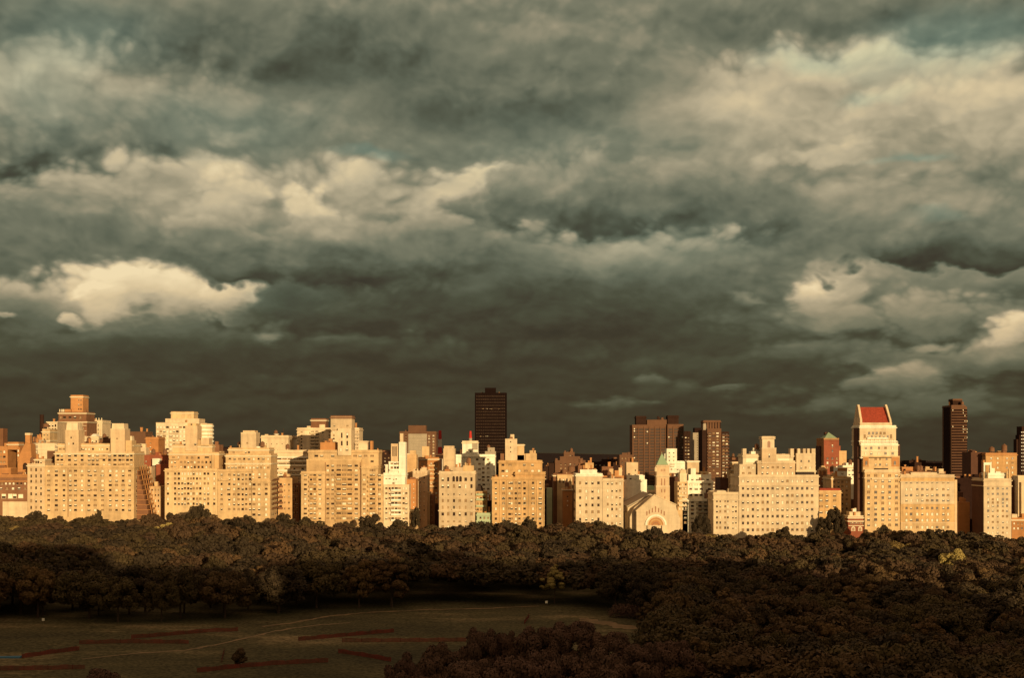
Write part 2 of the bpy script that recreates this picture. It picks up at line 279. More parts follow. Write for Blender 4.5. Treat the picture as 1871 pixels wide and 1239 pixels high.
# window meshes on a unit square (x,z in -.5...5), front towards -y ; each is one shared mesh
def win_mesh(name, kind, frame='dark_trim', sill='pale_trim'):
    b = MB(); gm = {'blind': 3, 'curtain': 4}.get(kind, 1)
    b.box(-.44, .44, -.03, .06, -.45, .46, gm)
    if kind == 'half': b.box(-.44, .44, -.05, .05, .02, .46, 3)
    if kind == 'third': b.box(-.44, .44, -.05, .05, .18, .46, 3)
    if kind == 'lower': b.box(-.44, .44, -.05, .05, -.45, -.12, 4)
    fr = .06
    b.box(-.5, -.43, -.12, .06, -.5, .5, 0); b.box(.43, .5, -.12, .06, -.5, .5, 0); b.box(-.43, .43, -.12, .06, .45, .5, 0)
    b.box(-.43, .43, -.10, .06, -.03, .01, 0)
    b.box(-.54, .54, -.26, .06, -.56, -.49, 2)
    return b.mesh(name, [frame, 'glass', sill, 'blind', 'curtain'])
WK = {}
for fr in ('dark_trim', 'pale_trim'):
    for k in ('dark', 'half', 'third', 'lower', 'blind', 'curtain'): WK[fr, k] = win_mesh('window_' + k, k, fr)
WB = MB(); WB.box(-.5, .5, -.03, .06, -.5, .5, 0); WK['x', 'ribbon'] = WB.mesh('window_ribbon', ['glass'])
WB = MB(); WB.box(-.5, .5, -.03, .06, -.5, .4, 0); WB.cyl; WK['x', 'plain'] = WB.mesh('window_plain', ['glass'])
MIX = {'mix': dict(dark=3, half=2, third=2, lower=1, blind=3, curtain=4), 'dark': dict(dark=5, third=2, curtain=2, half=1), 'bright': dict(dark=1, half=2, blind=6, curtain=1),
       'tone': dict(curtain=5, half=2, dark=2, blind=1, lower=1), 'flat': dict(dark=1)}

class Bld:
    def __init__(s, label, Y=850, m='tan_brick', cat='building', name='apartment_building', group=None, x=900, base=None):
        s.Y = Y; s.m = m; X = WX(x, Y); s.root = empty(name, (X, Y, gz(X) if base is None else base), label, cat, group)
        s.o = s.root.location.copy(); s.wins = []; s.n = 0
    def part(s, name, mb, mats): return link(name, mb.mesh(name, mats, s.o), s.root)
    def box(s, x0, x1, yt, yb=None, dy=0., dep=26., name=None, m=None, top=None, cor=None, junk=0, cm=None):
        Y = s.Y + dy; e = .04 + .03 * (s.n % 5); s.n += 1
        X0, X1, Z1 = WX(x0, Y) + e, WX(x1, Y) - e, WZ(yt, Y); Z0 = (gz(X0) - 4) if yb is None else WZ(yb, Y) - .8
        b = MB()
        if top is None: b.box(X0, X1, Y, Y + dep, Z0, Z1, 0)
        else: b.pyr(X0, X1, Y, Y + dep, Z0, Z1, 0, top)
        n = name or ('wall' if s.n == 1 else 'upper_storeys'); s.part(n, b, [shade(m or s.m)])
        if top is None and name != 'roof':
            p = MB(); p.box(X0 + .5, X1 - .5, Y + .5, Y + dep - .5, Z1 - .2, Z1 + .03)      # roofing felt inside the parapet
            q = MB(); t = .35; h = .9
            q.box(X0 - .06, X1 + .06, Y - .06, Y + t, Z1 + .002, Z1 + h); q.box(X0 - .06, X1 + .06, Y + dep - t, Y + dep + .06, Z1 + .002, Z1 + h)
            q.box(X0 - .06, X0 + t, Y + t, Y + dep - t, Z1 + .002, Z1 + h); q.box(X1 - t, X1 + .06, Y + t, Y + dep - t, Z1 + .002, Z1 + h)
            if X1 - X0 > 9: s.part('parapet', q, [cm or m or s.m])
        if cor:
            for yy in (cor if isinstance(cor, (list, tuple)) else [cor]):
                z = WZ(yy, Y); c = MB(); c.box(X0 - .6, X1 + .6, Y - .8, Y + dep + .3, z - .45, z + .1); c.box(X0 - .2, X1 + .2, Y - .25, Y + dep + .2, z - .8, z - .452)
                s.part('cornice', c, [cm or 'pale_trim'])
        for i in range(junk + ((3 if X1 - X0 > 16 else 2) if X1 - X0 > 8 and top is None and name is None else 0)):
            w = rnd.uniform(1, 4.2); h = rnd.uniform(.9, 3.4); xx = rnd.uniform(X0 + w / 2 + .6, max(X0 + w / 2 + .7, X1 - w / 2 - .6)); d = rnd.uniform(2, max(2.5, dep - 6))
            k = MB(); r_ = rnd.random()
            if r_ < .6: k.box(xx - w / 2, xx + w / 2, Y + d, Y + d + w, Z1 - .1, Z1 + h); s.part('bulkhead', k, [m or s.m if rnd.random() < .6 else 'brown_brick'])
            elif r_ < .85: k.box(xx - .6, xx + .6, Y + d, Y + d + 1.2, Z1 - .1, Z1 + h * 1.3); k.box(xx - .75, xx + .75, Y + d - .15, Y + d + 1.35, Z1 + h * 1.3 + .01, Z1 + h * 1.3 + .3); s.part('chimney', k, ['orange_brick'])
            elif r_ < .93: k.cyl(xx, Y + d, Z1 - .1, Z1 + h, .5, n=8); s.part('roof_vent', k, ['dark_trim'])
            else:
                for a_, c_ in ((-1, -1), (1, -1), (1, 1), (-1, 1)): k.box(xx + a_ * .9 - .1, xx + a_ * .9 + .1, Y + d + c_ * .9 - .1, Y + d + c_ * .9 + .1, Z1 - .1, Z1 + 1.6)
                k.cyl(xx, Y + d, Z1 + 1.6, Z1 + 4.2, 1.5, 1.42, 12); k.cyl(xx, Y + d, Z1 + 4.21, Z1 + 5.3, 1.6, .05, 12); s.part('water_tank', k, ['tank_wood'])
    def tank(s, x, yt, yb, r, dy=8):
        Y = s.Y + dy; X = WX(x, Y); z0, z1 = WZ(yb, Y), WZ(yt, Y); rr = r * Y / F; h = z1 - z0; b = MB()
        for a, c in ((-1, -1), (1, -1), (1, 1), (-1, 1)): b.box(X + a * rr * .6 - .12, X + a * rr * .6 + .12, Y + c * rr * .6 - .12, Y + c * rr * .6 + .12, z0 - 1, z0 + h * .3)
        b.cyl(X, Y, z0 + h * .3, z0 + h * .78, rr, rr * .95, 14); b.cyl(X, Y, z0 + h * .781, z1, rr * 1.08, .05, 14)
        s.part('water_tank', b, ['tank_wood'])
    def win(s, xs, ys, w=4.4, h=5, dy=0., wt='mix', fr='dark_trim', skip=.0):
        if isinstance(xs, tuple): a, b, n = xs; xs = [a + (b - a) * i / max(1, n - 1) for i in range(n)]
        if isinstance(ys, tuple): a, b, n = ys; ys = [a + (b - a) * i / max(1, n - 1) for i in range(n)]
        Y = s.Y + dy; k = Y / F; ks = list(MIX[wt]) if wt in MIX else None
        for yy in ys:
            row = rnd.random()
            for xx in xs:
                if rnd.random() < skip: continue
                kind = ('x', wt) if wt in ('ribbon', 'plain') else (fr, rnd.choices(ks, list(MIX[wt].values()))[0])
                ww = w * rnd.choice((1, 1, .86, .94, 1.1)) * k; s.wins.append((WX(xx, Y), Y, WZ(yy, Y), ww, h * k * rnd.choice((1, 1, .9, 1.06)), 0, kind))
    def side(s, x, ys, n, dep, d0=3., w=1.5, h=1.8, dy=0., wt='mix', sgn=1):
        """windows on a side wall: sgn=1 faces right (+x), -1 faces left"""
        if isinstance(ys, tuple): a, b, c = ys; ys = [a + (b - a) * i / max(1, c - 1) for i in range(c)]
        Y = s.Y + dy; X = WX(x, Y) - sgn * .04; ks = list(MIX[wt])
        for yy in ys:
            for i in range(n):
                s.wins.append((X, Y + d0 + (dep - 2 * d0) * (i + .5) / n, WZ(yy, Y), w, h, sgn * R(90), ('dark_trim', rnd.choices(ks, list(MIX[wt].values()))[0])))
    def balc(s, x0, x1, ys, dy=0., out=1.5, h=1.0, m=None, name='balcony'):
        if isinstance(ys, tuple): a, b, c = ys; ys = [a + (b - a) * i / max(1, c - 1) for i in range(c)]
        Y = s.Y + dy; X0, X1 = WX(x0, Y), WX(x1, Y)
        for yy in ys:
            z = WZ(yy, Y); b = MB(); b.box(X0, X1, Y - out, Y + .02, z - .25, z, 0); b.box(X0, X1, Y - out - .02, Y - out + .12, z + .002, z + h, 0)
            b.box(X0 - .02, X0 + .1, Y - out + .122, Y + .02, z + .002, z + h, 0); b.box(X1 - .1, X1 + .02, Y - out + .122, Y + .02, z + .002, z + h, 0)
            s.part(name, b, [m or s.m])
    def bands(s, x0, x1, ys, h=2.0, dy=0., out=.5, m='pale_trim', name='floor_band', dep=None):
        if isinstance(ys, tuple): a, b, c = ys; ys = [a + (b - a) * i / max(1, c - 1) for i in range(c)]
        Y = s.Y + dy; k = Y / F
        for yy in ys:
            b = MB(); b.box(WX(x0, Y), WX(x1, Y), Y - out, Y + (dep if dep else .1), WZ(yy, Y) - h * k / 2, WZ(yy, Y) + h * k / 2); s.part(name, b, [m])
    def ribs(s, xs, y0, y1, w=1.2, dy=0., out=.4, m='pale_trim', name='pilaster'):
        if isinstance(xs, tuple): a, b, n = xs; xs = [a + (b - a) * i / max(1, n - 1) for i in range(n)]
        Y = s.Y + dy; k = Y / F
        for xx in xs:
            b = MB(); X = WX(xx, Y); b.box(X - w * k / 2, X + w * k / 2, Y - out, Y + .05, WZ(y1, Y), WZ(y0, Y)); s.part(name, b, [m])
    def panel(s, x0, x1, y0, y1, m, dy=0., out=.15, name='wall_panel'):
        Y = s.Y + dy; b = MB(); b.box(WX(x0, Y), WX(x1, Y), Y - out, Y + .1, WZ(y1, Y), WZ(y0, Y)); return s.part(name, b, [m])
    def done(s):
        ws = sorted(s.wins, key=lambda w: -w[3] * w[4]) if len(s.wins) > 100 else s.wins
        for (X, Y, Z, w, h, rz, kd) in ws[:100]:
            o = link('window', WK[kd], s.root, (X - s.o.x, Y - s.o.y, Z - s.o.z)); o.scale = (w, 1, h); o.rotation_euler = (0, 0, rz)
        if len(ws) > 100:
            V = []; Fc = []; Mi = []; mats = []
            for (X, Y, Z, w, h, rz, kd) in ws[100:]:
                me = WK[kd]; n0 = len(V); c, sn = math.cos(rz), math.sin(rz)
                for v in me.vertices:
                    x, y = v.co.x * w, v.co.y; V.append((X + x * c - y * sn - s.o.x, Y + x * sn + y * c - s.o.y, Z + v.co.z * h - s.o.z))
                idx = []
                for m in me.materials:
                    if m not in mats: mats.append(m)
                    idx.append(mats.index(m))
                for p in me.polygons: Fc.append(tuple(n0 + i for i in p.vertices)); Mi.append(idx[p.material_index])
            me = bpy.data.meshes.new('window'); me.from_pydata(V, [], Fc)
            for m in mats: me.materials.append(m)
            me.polygons.foreach_set('material_index', Mi); me.update(); tag(link('window', me, s.root), kind='stuff')
        return s

# ------------------------------------------------------------------ ground, road, park wall
def sheet(name, pts, m, dz, kind='structure'):
    me = bpy.data.meshes.new(name); me.from_pydata([(x, y, gz(x) + dz) for x, y in pts], [], [tuple(range(len(pts)))]); me.materials.append(M(m)); o = link(name, me); o['kind'] = kind; return o
gr = bpy.data.meshes.new('ground'); gx = np.linspace(-7000, 7000, 57); gy = np.linspace(-3000, 16000, 39)
V = [(x, y, gz(x)) for y in gy for x in gx]; n_ = len(gx)
gr.from_pydata(V, [], [(j * n_ + i, j * n_ + i + 1, (j + 1) * n_ + i + 1, (j + 1) * n_ + i) for j in range(len(gy) - 1) for i in range(n_ - 1)]); gr.materials.append(M('park_grass')); link('ground', gr)['kind'] = 'structure'
sheet('road', [(-600, 822), (600, 822), (600, 838), (-600, 838)], 'asphalt', .004)
sheet('city_ground', [(-3000, 850.3), (3000, 850.3), (6000, 15000), (-6000, 15000)], 'deep_brown', .02)
def slab(name, x0, x1, y0, y1, h, m):
    b = MB(); b.v = [(x0, y0, gz(x0) - .5), (x1, y0, gz(x1) - .5), (x1, y1, gz(x1) - .5), (x0, y1, gz(x0) - .5), (x0, y0, gz(x0) + h), (x1, y0, gz(x1) + h), (x1, y1, gz(x1) + h), (x0, y1, gz(x0) + h)]
    b.f = list(BF); b.m = [0] * 6; o = link(name, b.mesh(name, [m])); return o
slab('pavement', -600, 600, 838.002, 849.8, .13, 'paving')['kind'] = 'structure'
slab('pavement', -600, 600, 814, 821.998, .13, 'paving')['kind'] = 'structure'
tag(slab('park_wall', -600, 600, 812.6, 813.2, 1.3, 'park_wall_stone'), 'low stone park wall along the avenue, hidden behind the last trees', 'wall')

# ------------------------------------------------------------------ the avenue, from the left of the view to the right
# far left: brick neighbours
b = Bld('low red-brown brick house with a pale ground floor at the left end of the avenue', 852, 'brown_brick', x=24)
b.box(-12, 51, 870, dep=24, cor=[871, 879], cm='orange_brick', junk=3); b.panel(5, 50, 917, 990, 'cream_stone'); b.box(-12, 20, 858, 872, dy=10, dep=12, m='orange_brick')
b.win((4, 46, 7), [884], 4, 3.5, wt='bright'); b.win((2, 46, 5), [893], 5, 4, wt='tone'); b.win([7, 19, 27, 38], [907], 8, 8, wt='bright', fr='pale_trim'); b.done()
b = Bld('brown block cut off by the left edge, orange roof band and a deep dark court', 900, 'orange_brick', x=10)
b.box(-25, 14, 818, dep=24, junk=2); b.box(14, 34, 808, 820, dep=24, dy=.3, m='orange_brick', cor=[812]); b.box(14, 31, 818, dy=16, dep=10, m='deep_brown'); b.box(31, 37, 818, dep=24)  # deep brown back wall puts the court's shadow into colour
b.box(-14, 6, 783, 818, dy=6, dep=8, m='brown_brick'); b.win([2, 8], (826, 872, 6), 4, 4, wt='tone'); b.win([33.5], (824, 865, 6), 3, 4, wt='bright'); b.done()
b = Bld('brick chapel-like house with a tall tapering chimney stack and a steep gable', 880, 'orange_brick', x=46, name='brick_house')
b.box(32, 57, 840, dep=22); Y = 881; k = MB(); k.prism([(WX(33, Y), WZ(841, Y)), (WX(58, Y), WZ(841, Y)), (WX(56, Y), WZ(812, Y)), (WX(47, Y), WZ(808, Y)), (WX(38, Y), WZ(826, Y))], Y, Y + 9); b.part('gable', k, ['orange_brick'])
b.box(46, 55, 793, 812, dep=4, dy=2, name='chimney', m='orange_brick'); b.box(45.3, 55.6, 791.5, 793, dep=4.6, dy=1.7, name='chimney_cap', m='cream_stone')
k = MB(); X, z = WX(46, 880), WZ(853, 880); k.prism([(X - 1.6, z - 2), (X + 1.6, z - 2), (X + 1.6, z + 1), (X + 1, z + 2.2), (X, z + 2.7), (X - 1, z + 2.2), (X - 1.6, z + 1)], 879.9, 880.1); b.part('arched_window', k, ['glass'])
b.win([41, 46, 51], [866, 882], 3, 4, wt='bright'); b.done()
b = Bld('pale grey stone block with bright upper windows behind the brick gable', 930, 'grey_stone', x=70)
b.box(52, 104, 812, dep=26, cor=[812, 820], junk=4); b.box(69, 100, 812, 858, dy=-.5, dep=10, m='cream_stone'); b.win((55, 66, 4), [826, 835, 844], 3.4, 3.5, wt='bright'); b.win([74, 80], [828, 838, 846], 3, 4, wt='tone'); b.box(86, 99, 824, 862, dy=-2, dep=3, m='dim_brown', name='stair_tower'); b.done()
b = Bld('dark round factory chimney far behind the brown tower', 1300, 'umber', x=76, cat='chimney', name='smokestack')
k = MB(); k.cyl(WX(76.5, 1300), 1300, gz(0), WZ(758, 1300), 2.6, 2.0, 14); b.part('shaft', k, ['umber']); b.done()
b = Bld('brown tower house stepping up to a tall square bulkhead, highest on the left', 1010, 'brown_brick', x=130)
b.box(105, 159, 771, dep=24, cor=[771]); b.box(107, 158, 755, 771, dy=1, dep=20, cor=[755]); b.box(129, 152, 724, 756, dy=5, dep=13, m='orange_brick', name='bulkhead_tower', cor=[725]); b.box(118, 130, 748, 756, dy=3, dep=8, m='orange_brick')
b.win([112, 118, 126, 134, 142, 150], (775, 850, 10), 4.5, 3.5, wt='tone', fr='pale_trim'); b.win([111, 118, 128, 137, 147], [763], 4.5, 4, wt='dark'); b.bands(107, 158, (778, 846, 8), .8, out=.25); b.win([144, 148], [731, 740, 748], 2, 3, dy=5, wt='dark')
for x in (108, 112, 115): b.box(x, x + 2.2, 748, 755, dy=1, dep=1, name='chimney', m='pale_trim')
b.done()
b = Bld('pale block with tall brown window bays left of the highest brown tower', 985, 'cream_stone', x=96)
b.box(86, 105, 771, dep=20, cor=[771], junk=1); b.ribs([88, 93.5, 99, 104], 774, 850, 1.5); b.win([90.7, 96.3, 101.5], (778, 846, 10), 3.4, 5, wt='dark'); b.done()
b = Bld('tan turret block with a small domed water tank', 955, 'tan_brick', x=84)
b.box(77, 91, 784, dep=16, cor=[789, 805]); b.box(60, 78, 799, dy=3, dep=14, m='orange_brick', junk=2); b.tank(84, 773, 784, 5.5, dy=5); b.win([81, 87], (795, 830, 5), 2.4, 3.4, wt='dark'); b.done()
b = Bld('pale block with a brick centre panel and four roof posts', 1040, 'cream_stone', x=172)
b.box(158, 187, 770, dep=22, cor=[772], junk=1); b.panel(161, 177, 785, 800, 'orange_brick'); b.win([165, 172], [778, 786], 3.5, 8, wt='dark'); b.ribs([159, 164, 169, 176, 181, 186], 764, 800, 1.4); b.win([180], (778, 815, 6), 2.5, 4, wt='dark'); b.done()
b = Bld('small white penthouse house with a hipped pale roof among brown roofs', 940, 'cream_stone', x=166, name='rooftop_house')
b.box(151, 180, 800, dep=16, cor=[801]); b.box(160, 178, 793, 800, dep=14, dy=1, top=.3, m='white_brick', name='roof'); b.win((155, 176, 4), [807], 3, 4, wt='bright', fr='pale_trim'); b.done()
b = Bld('brown infill block with cluttered dark roof between the two stone turrets', 915, 'brown_brick', x=190)
b.box(140, 240, 812, dep=20, junk=9); b.box(182, 206, 806, 812, dy=4, dep=8, junk=2); b.done()
b = Bld('grey-brown box-topped block behind the second stone turret', 1100, 'dim_brown', x=250)
b.box(237, 266, 791, dep=22, junk=2); b.box(231, 242, 797, 830, dy=-20, dep=10, m='cream_stone', top=.6); b.win([243, 250, 257], [812, 822, 832], 3, 3, wt='tone'); b.done()
b = Bld('red-brown cube-shaped block left of the white balconied tower', 1050, 'orange_brick', x=278)
b.box(266, 289.5, 801, dep=20, cor=[802], cm='orange_brick', junk=1); b.win([275], [810, 818, 826], 3, 3, wt='dark'); b.box(250, 267, 818, dy=-10, dep=14, m='cream_stone', junk=2); b.done()
b = Bld('deep red brick block with few windows beside the side terraces of the long pale house', 905, 'red_brick', x=285)
b.box(249, 312, 834, dep=30, junk=6); b.box(285, 312, 851, dy=-12, dep=12, m='red_brick', junk=2); b.box(278, 292, 838, 849, dy=-6, dep=5, m='white_brick', name='rooftop_cabin'); b.win([253, 267, 296, 303], (844, 915, 7), 2.4, 3, wt='tone'); b.box(262, 277, 853, dy=-20, dep=10, m='cream_stone'); b.win([266, 272], (860, 905, 5), 2.2, 3.4, dy=-20, wt='dark'); b.done()
b = Bld('narrow tan house squeezed low between the terraces and the next stone block', 868, 'tan_brick', x=283)
b.box(272, 293, 889, dep=18, junk=2); b.ribs([275, 281, 287, 292], 892, 940, 1, m='cream_stone'); b.win([278, 284, 289.5], (896, 935, 5), 2.5, 4, wt='tone'); b.done()

# narrow pale house
b = Bld('narrow pale stone house with three window columns left of the long cream block', 849.6, 'cream_stone', x=66)
b.box(50, 82, 850, dep=28, cor=[851], junk=1); b.box(58, 82, 839, 850, dy=2, dep=12, cor=[840]); b.win([66, 70, 75], [845], 2.8, 5, dy=2, wt='dark')
b.win([57, 66, 75], [859, 870.5, 880, 892, 903, 916, 928], 2.6, 6, wt='dark'); b.done()
# long cream block with twin turrets
b = Bld('long cream block with twin square roof turrets and stepped terraces down its right side', 850, 'tan_brick', x=165)
b.box(82, 245, 853, dep=30, cor=[854], cm='tan_brick'); b.box(100, 245, 828, 853, dy=3, dep=24, cor=[829]); b.box(105, 243, 813, 829, dy=8, dep=18, cor=[814], junk=5)
b.box(119, 144, 786, 828, dy=2.4, dep=12, name='turret', m='cream_stone'); b.box(120.5, 142.5, 773, 786, dy=3, dep=10, name='turret', top=.93, m='cream_stone')
b.box(202, 228, 786, 828, dy=2.4, dep=12, name='turret', m='cream_stone'); b.box(203.5, 227, 774, 786, dy=3, dep=10, name='turret', top=.93, m='cream_stone'); b.box(228, 241, 805, 828, dy=5, dep=10)
b.win([130], [800], 2.5, 3, dy=2.4, wt='dark'); b.win([126, 134], [811], 3, 4, dy=2.4, wt='bright'); b.win([214], [802], 2.5, 3, dy=2.4, wt='dark')
b.win([110, 117, 148, 152, 157, 163, 170, 182, 187, 196, 206, 218, 233, 239], [821], 4, 3.5, dy=8, wt='mix')
b.win([106, 113, 127, 138, 150, 163, 170, 178, 190, 200, 210, 219, 225, 233, 240], [833, 841, 850], 5, 4, dy=3, wt='mix'); b.balc(103, 118, [845], dy=3); b.balc(147, 170, [846], dy=3); b.balc(172, 195, [838], dy=3); b.balc(222, 244, [846], dy=3)
b.win([89, 103, 117, 128.5, 138, 150, 162.5, 174, 187.5, 201.5, 213, 225, 237], [861, 869, 879, 887, 896, 906, 914.5, 924, 932.5], 5, 4, wt='mix')
b.ribs([124.5], 855, 945, .7, m='brown_brick', name='downpipe'); b.win([165, 187], [869, 896], 6.5, 4, wt='dark')
b.side(245, (862, 934, 9), 5, 30, wt='bright')
Y = 852; X0 = WX(245, 850)
for i, yy in enumerate((860, 869, 878, 887, 896, 905, 914, 923, 932, 941)):       # side terraces step out towards the ground
    wdt = 2.0 + i * .85; k = MB(); z = WZ(yy, Y); k.box(X0 + .01, X0 + wdt, Y + 4, Y + 28 + .1 * i, z - .3, z, 0); k.box(X0 + wdt, X0 + wdt + .12, Y + 4, Y + 28 + .1 * i, z - .302, z + .95, 0)
    for j in range(5): k.box(X0 + wdt - .1, X0 + wdt + .25, Y + 4.2 + j * 5.6, Y + 4.6 + j * 5.6, z + .951, z + 3.0, 0)
    k.box(X0 + .012, X0 + wdt - 1.3, Y + 4.4, Y + 27, z - 3.3, z - .31, 1); b.part('terrace', k, ['orange_brick', 'brown_brick'])
b.done()
# white balconied tower behind
b = Bld('white tower of continuous balconies with a two-step penthouse', 1150, 'cream_stone', x=333, name='apartment_tower')
b.box(285, 364, 774, dep=30); k = MB(); k.cyl(WX(364, 1150), 1150 + 15, 0, WZ(774, 1150), 15 * .58, n=20); b.part('rounded_end', k, ['cream_stone']); b.box(302, 364, 767, 774, dy=4, dep=22); b.box(312, 354, 754, 767, dy=6, dep=16, m='tan_brick', name='penthouse', cor=[755])
b.win([288, 294, 300, 306, 312, 318, 324, 330, 337, 344, 351, 358], (781, 829, 7), 5, 3.8, wt='bright', fr='dark_trim'); b.balc(286, 300, (784.5, 832.5, 7)); b.balc(310, 326, (784.5, 832.5, 7)); b.balc(342, 362, (784.5, 832.5, 7))
for yy in (777, 784, 791, 798, 805, 812, 819): 
    k = MB(); k.cyl(WX(364, 1150), 1165, WZ(yy + 3, 1150), WZ(yy, 1150), 9.4, n=20); b.part('balcony', k, ['white_brick'])
b.done()
# second stone block
b = Bld('stone block with a central square tower and two lower roof turrets, second along the avenue', 850, 'tan_brick', x=348)
b.box(301, 397.5, 859, dep=32, cor=[860], cm='tan_brick'); b.box(308, 400, 829, 859, dy=3, dep=25, cor=[830]); b.box(315, 388, 815, 829, dy=6, dep=18, cor=[816], junk=4); b.box(338, 361, 778, 822, dy=5, dep=12, name='tower', m='cream_stone'); b.box(342, 359, 774, 778, dy=6, dep=9, name='tower')
b.box(361, 367, 804, 816, dy=7, dep=9, name='tower'); b.box(367, 382, 800, 816, dy=6, dep=9, name='turret', m='cream_stone'); b.box(388, 401, 813, 830, dy=14, dep=12, m='brown_brick', junk=1); b.box(400, 404.5, 825, dy=12, dep=10, m='tan_brick', name='turret')
b.win([350], [776], 3, 2.5, dy=6, wt='dark'); b.win([337.5, 357], [812], 3.5, 4, dy=4.9, wt='dark'); b.win([317, 326, 342, 351, 363], [837], 4, 4.5, dy=3); b.win([378], [836], 8, 3, dy=3, wt='dark')
b.win([314, 320, 331, 338, 344, 350, 356, 363, 370, 377, 385], [845, 854], 3.6, 4.5, dy=3)
b.win([307, 320, 327, 333, 338, 344, 349, 354, 360, 366, 374, 380.5, 391.5], [866, 875, 884, 893, 902.5, 912, 921], 3.6, 4.6); b.box(386, 392, 831, 858, dy=2, dep=5, name='bay'); b.balc(310, 327, [840, 857], dy=3); b.balc(373, 386, [858], dy=3)
b.side(397.5, (866, 921, 7), 4, 32); b.done()
b = Bld('tan block with twin setbacks and a single tall square turret, third along the avenue', 850.4, 'tan_brick', x=446)
b.box(398, 460, 860.5, dep=30, cor=[861], cm='tan_brick'); b.box(460, 494, 879, dy=-1.2, dep=31, cor=[880], cm='tan_brick'); b.box(460, 494, 861, 880, dy=2, dep=26); b.box(412, 495, 832, 861, dy=3.5, dep=24, cor=[833, 847]); b.box(417, 492, 821, 833, dy=7, dep=18, cor=[822], junk=4)
b.box(440, 468, 793, 822, dy=7.5, dep=13, name='turret', m='cream_stone'); b.box(443, 466, 787, 793, dy=8.5, dep=11, name='turret', top=.94, m='cream_stone'); b.win([452], [810], 3, 3.2, dy=7.5, wt='dark'); b.box(468, 475, 816, 822, dy=9, dep=5, m='white_brick', name='bulkhead')
b.win([427, 449, 455], [827], 3.6, 3, dy=7); b.win((420, 490, 9), [839], 4, 3.6, dy=3.5); b.win((418, 490, 12), [848, 855], 4.2, 3.6, dy=3.5, wt='bright')
b.win([405, 419, 428, 436, 443.5, 450, 457], [868, 876, 885, 894, 904, 913, 922, 931], 3.8, 4.4); b.win([418], [894, 904], 6, 5, wt='tone'); b.balc(400, 419, [878]); b.balc(461, 493, [877], dy=2); b.win([463, 474, 485], [867, 874], 4.5, 4, dy=2)
b.win([464, 473.5, 486.5], [886, 894, 903, 913, 922, 931, 941], 5, 4.4, dy=-1.2); b.side(494, (886, 941, 7), 4, 30, dy=-1.2)
for yy in (878, 886, 894, 903, 912, 921, 930):
    k = MB(); z = WZ(yy, 852); X0 = WX(494, 849.2); k.box(X0 + .01, X0 + 1.7, 853, 876, z - .25, z); k.box(X0 + 1.7, X0 + 1.8, 853, 876, z - .252, z + 1); b.part('balcony', k, ['brown_brick'])
b.done()
b = Bld('windowless pale box-topped tower block with antenna and dish on the roof', 960, 'cream_stone', x=505)
b.box(477, 527, 798, dep=38, cor=[799], cm='cream_stone', junk=1); b.win([487, 496, 506, 515.5], [811.5], 1.6, 1.6, wt='plain')
k = MB(); k.box(WX(518, 965) - .15, WX(518, 965) + .15, 965, 965.3, WZ(798, 965), WZ(783, 965)); b.part('antenna', k, ['dark_trim']); k = MB(); k.cyl(WX(505, 966), 966, WZ(798, 966), WZ(793, 966), .4, 2.2, 12); b.part('dish', k, ['white_brick']); b.done()
b = Bld('broad cream hotel block with long ribbon windows below the windowless box', 905, 'cream_stone', x=528)
b.box(490, 566, 825, dep=30, cor=[826], cm='cream_stone'); b.win((500, 560, 7), [839], 7.2, 2.6, wt='tone'); b.bands(492, 565, [836, 842.5, 851, 860, 868], 2.2, out=1.0, m='white_brick'); b.win((501, 560, 5), [847.3], 14, 2.2, wt='ribbon'); b.win([507, 522, 538, 553], [857], 4, 3, wt='dark'); b.win((498, 560, 9), [865], 5, 3, wt='tone'); b.win((545, 562, 3), (874, 930, 8), 4, 4); b.done()
b = Bld('tan side-street block with a dark ribbed right flank behind green awnings', 872, 'orange_brick', x=526)
b.box(508, 534, 876, dep=26, m='tan_brick', junk=2); b.box(534, 546, 884, dy=1, dep=24, m='brown_brick'); b.ribs((535.5, 545, 4), 886, 945, .8, dy=1, m='orange_brick'); b.win([537, 540, 543], (890, 938, 7), 1.6, 4.6, dy=1, wt='dark'); b.win([520, 528], (886, 930, 5), 2.6, 3.4, wt='tone'); b.balc(509, 517, (890, 930, 5), m='brown_brick'); b.win([513], (886, 926, 5), 5, 5, wt='dark'); b.done()
# stepped balcony slab behind + large stepped block
b = Bld('cream slab with a stack of narrow balconies and a brick penthouse', 960, 'cream_stone', x=575)
b.box(543, 598, 784, dep=26, cor=[785], cm='cream_stone', junk=1); b.box(568, 596, 767, 784, dy=5, dep=12, m='brown_brick', name='penthouse', cor=[768]); b.balc(567, 583, (792, 822, 6)); b.win([571, 579], (789.5, 819.5, 6), 5, 3, wt='dark'); b.balc(543, 548, (792, 822, 6)); b.win([551, 590], (790, 820, 6), 3, 2.6, wt='tone'); b.done()
b = Bld('cream apartment tower of small windows right behind the crown of the large stepped block', 930, 'cream_stone', x=630)
b.box(596, 656, 784, dep=24, cor=[785], cm='cream_stone'); b.win([602, 610, 648, 653], (790, 820, 6), 3, 3); b.balc(647, 657, (793, 823, 6)); b.done()
b = Bld('largest stepped block of gold brick with rows of balconies and a crowning square tower', 850, 'gold_brick', x=620)
b.box(560, 660, 842, dep=34, m='tan_brick'); b.box(550, 594, 864, dy=-2.4, dep=36, cor=[865], cm='tan_brick', m='tan_brick'); b.box(660, 691, 854, dy=-1.4, dep=35, cor=[855], cm='tan_brick', m='tan_brick'); b.box(691, 700, 867, dy=-.6, dep=30, cor=[868], m='tan_brick')
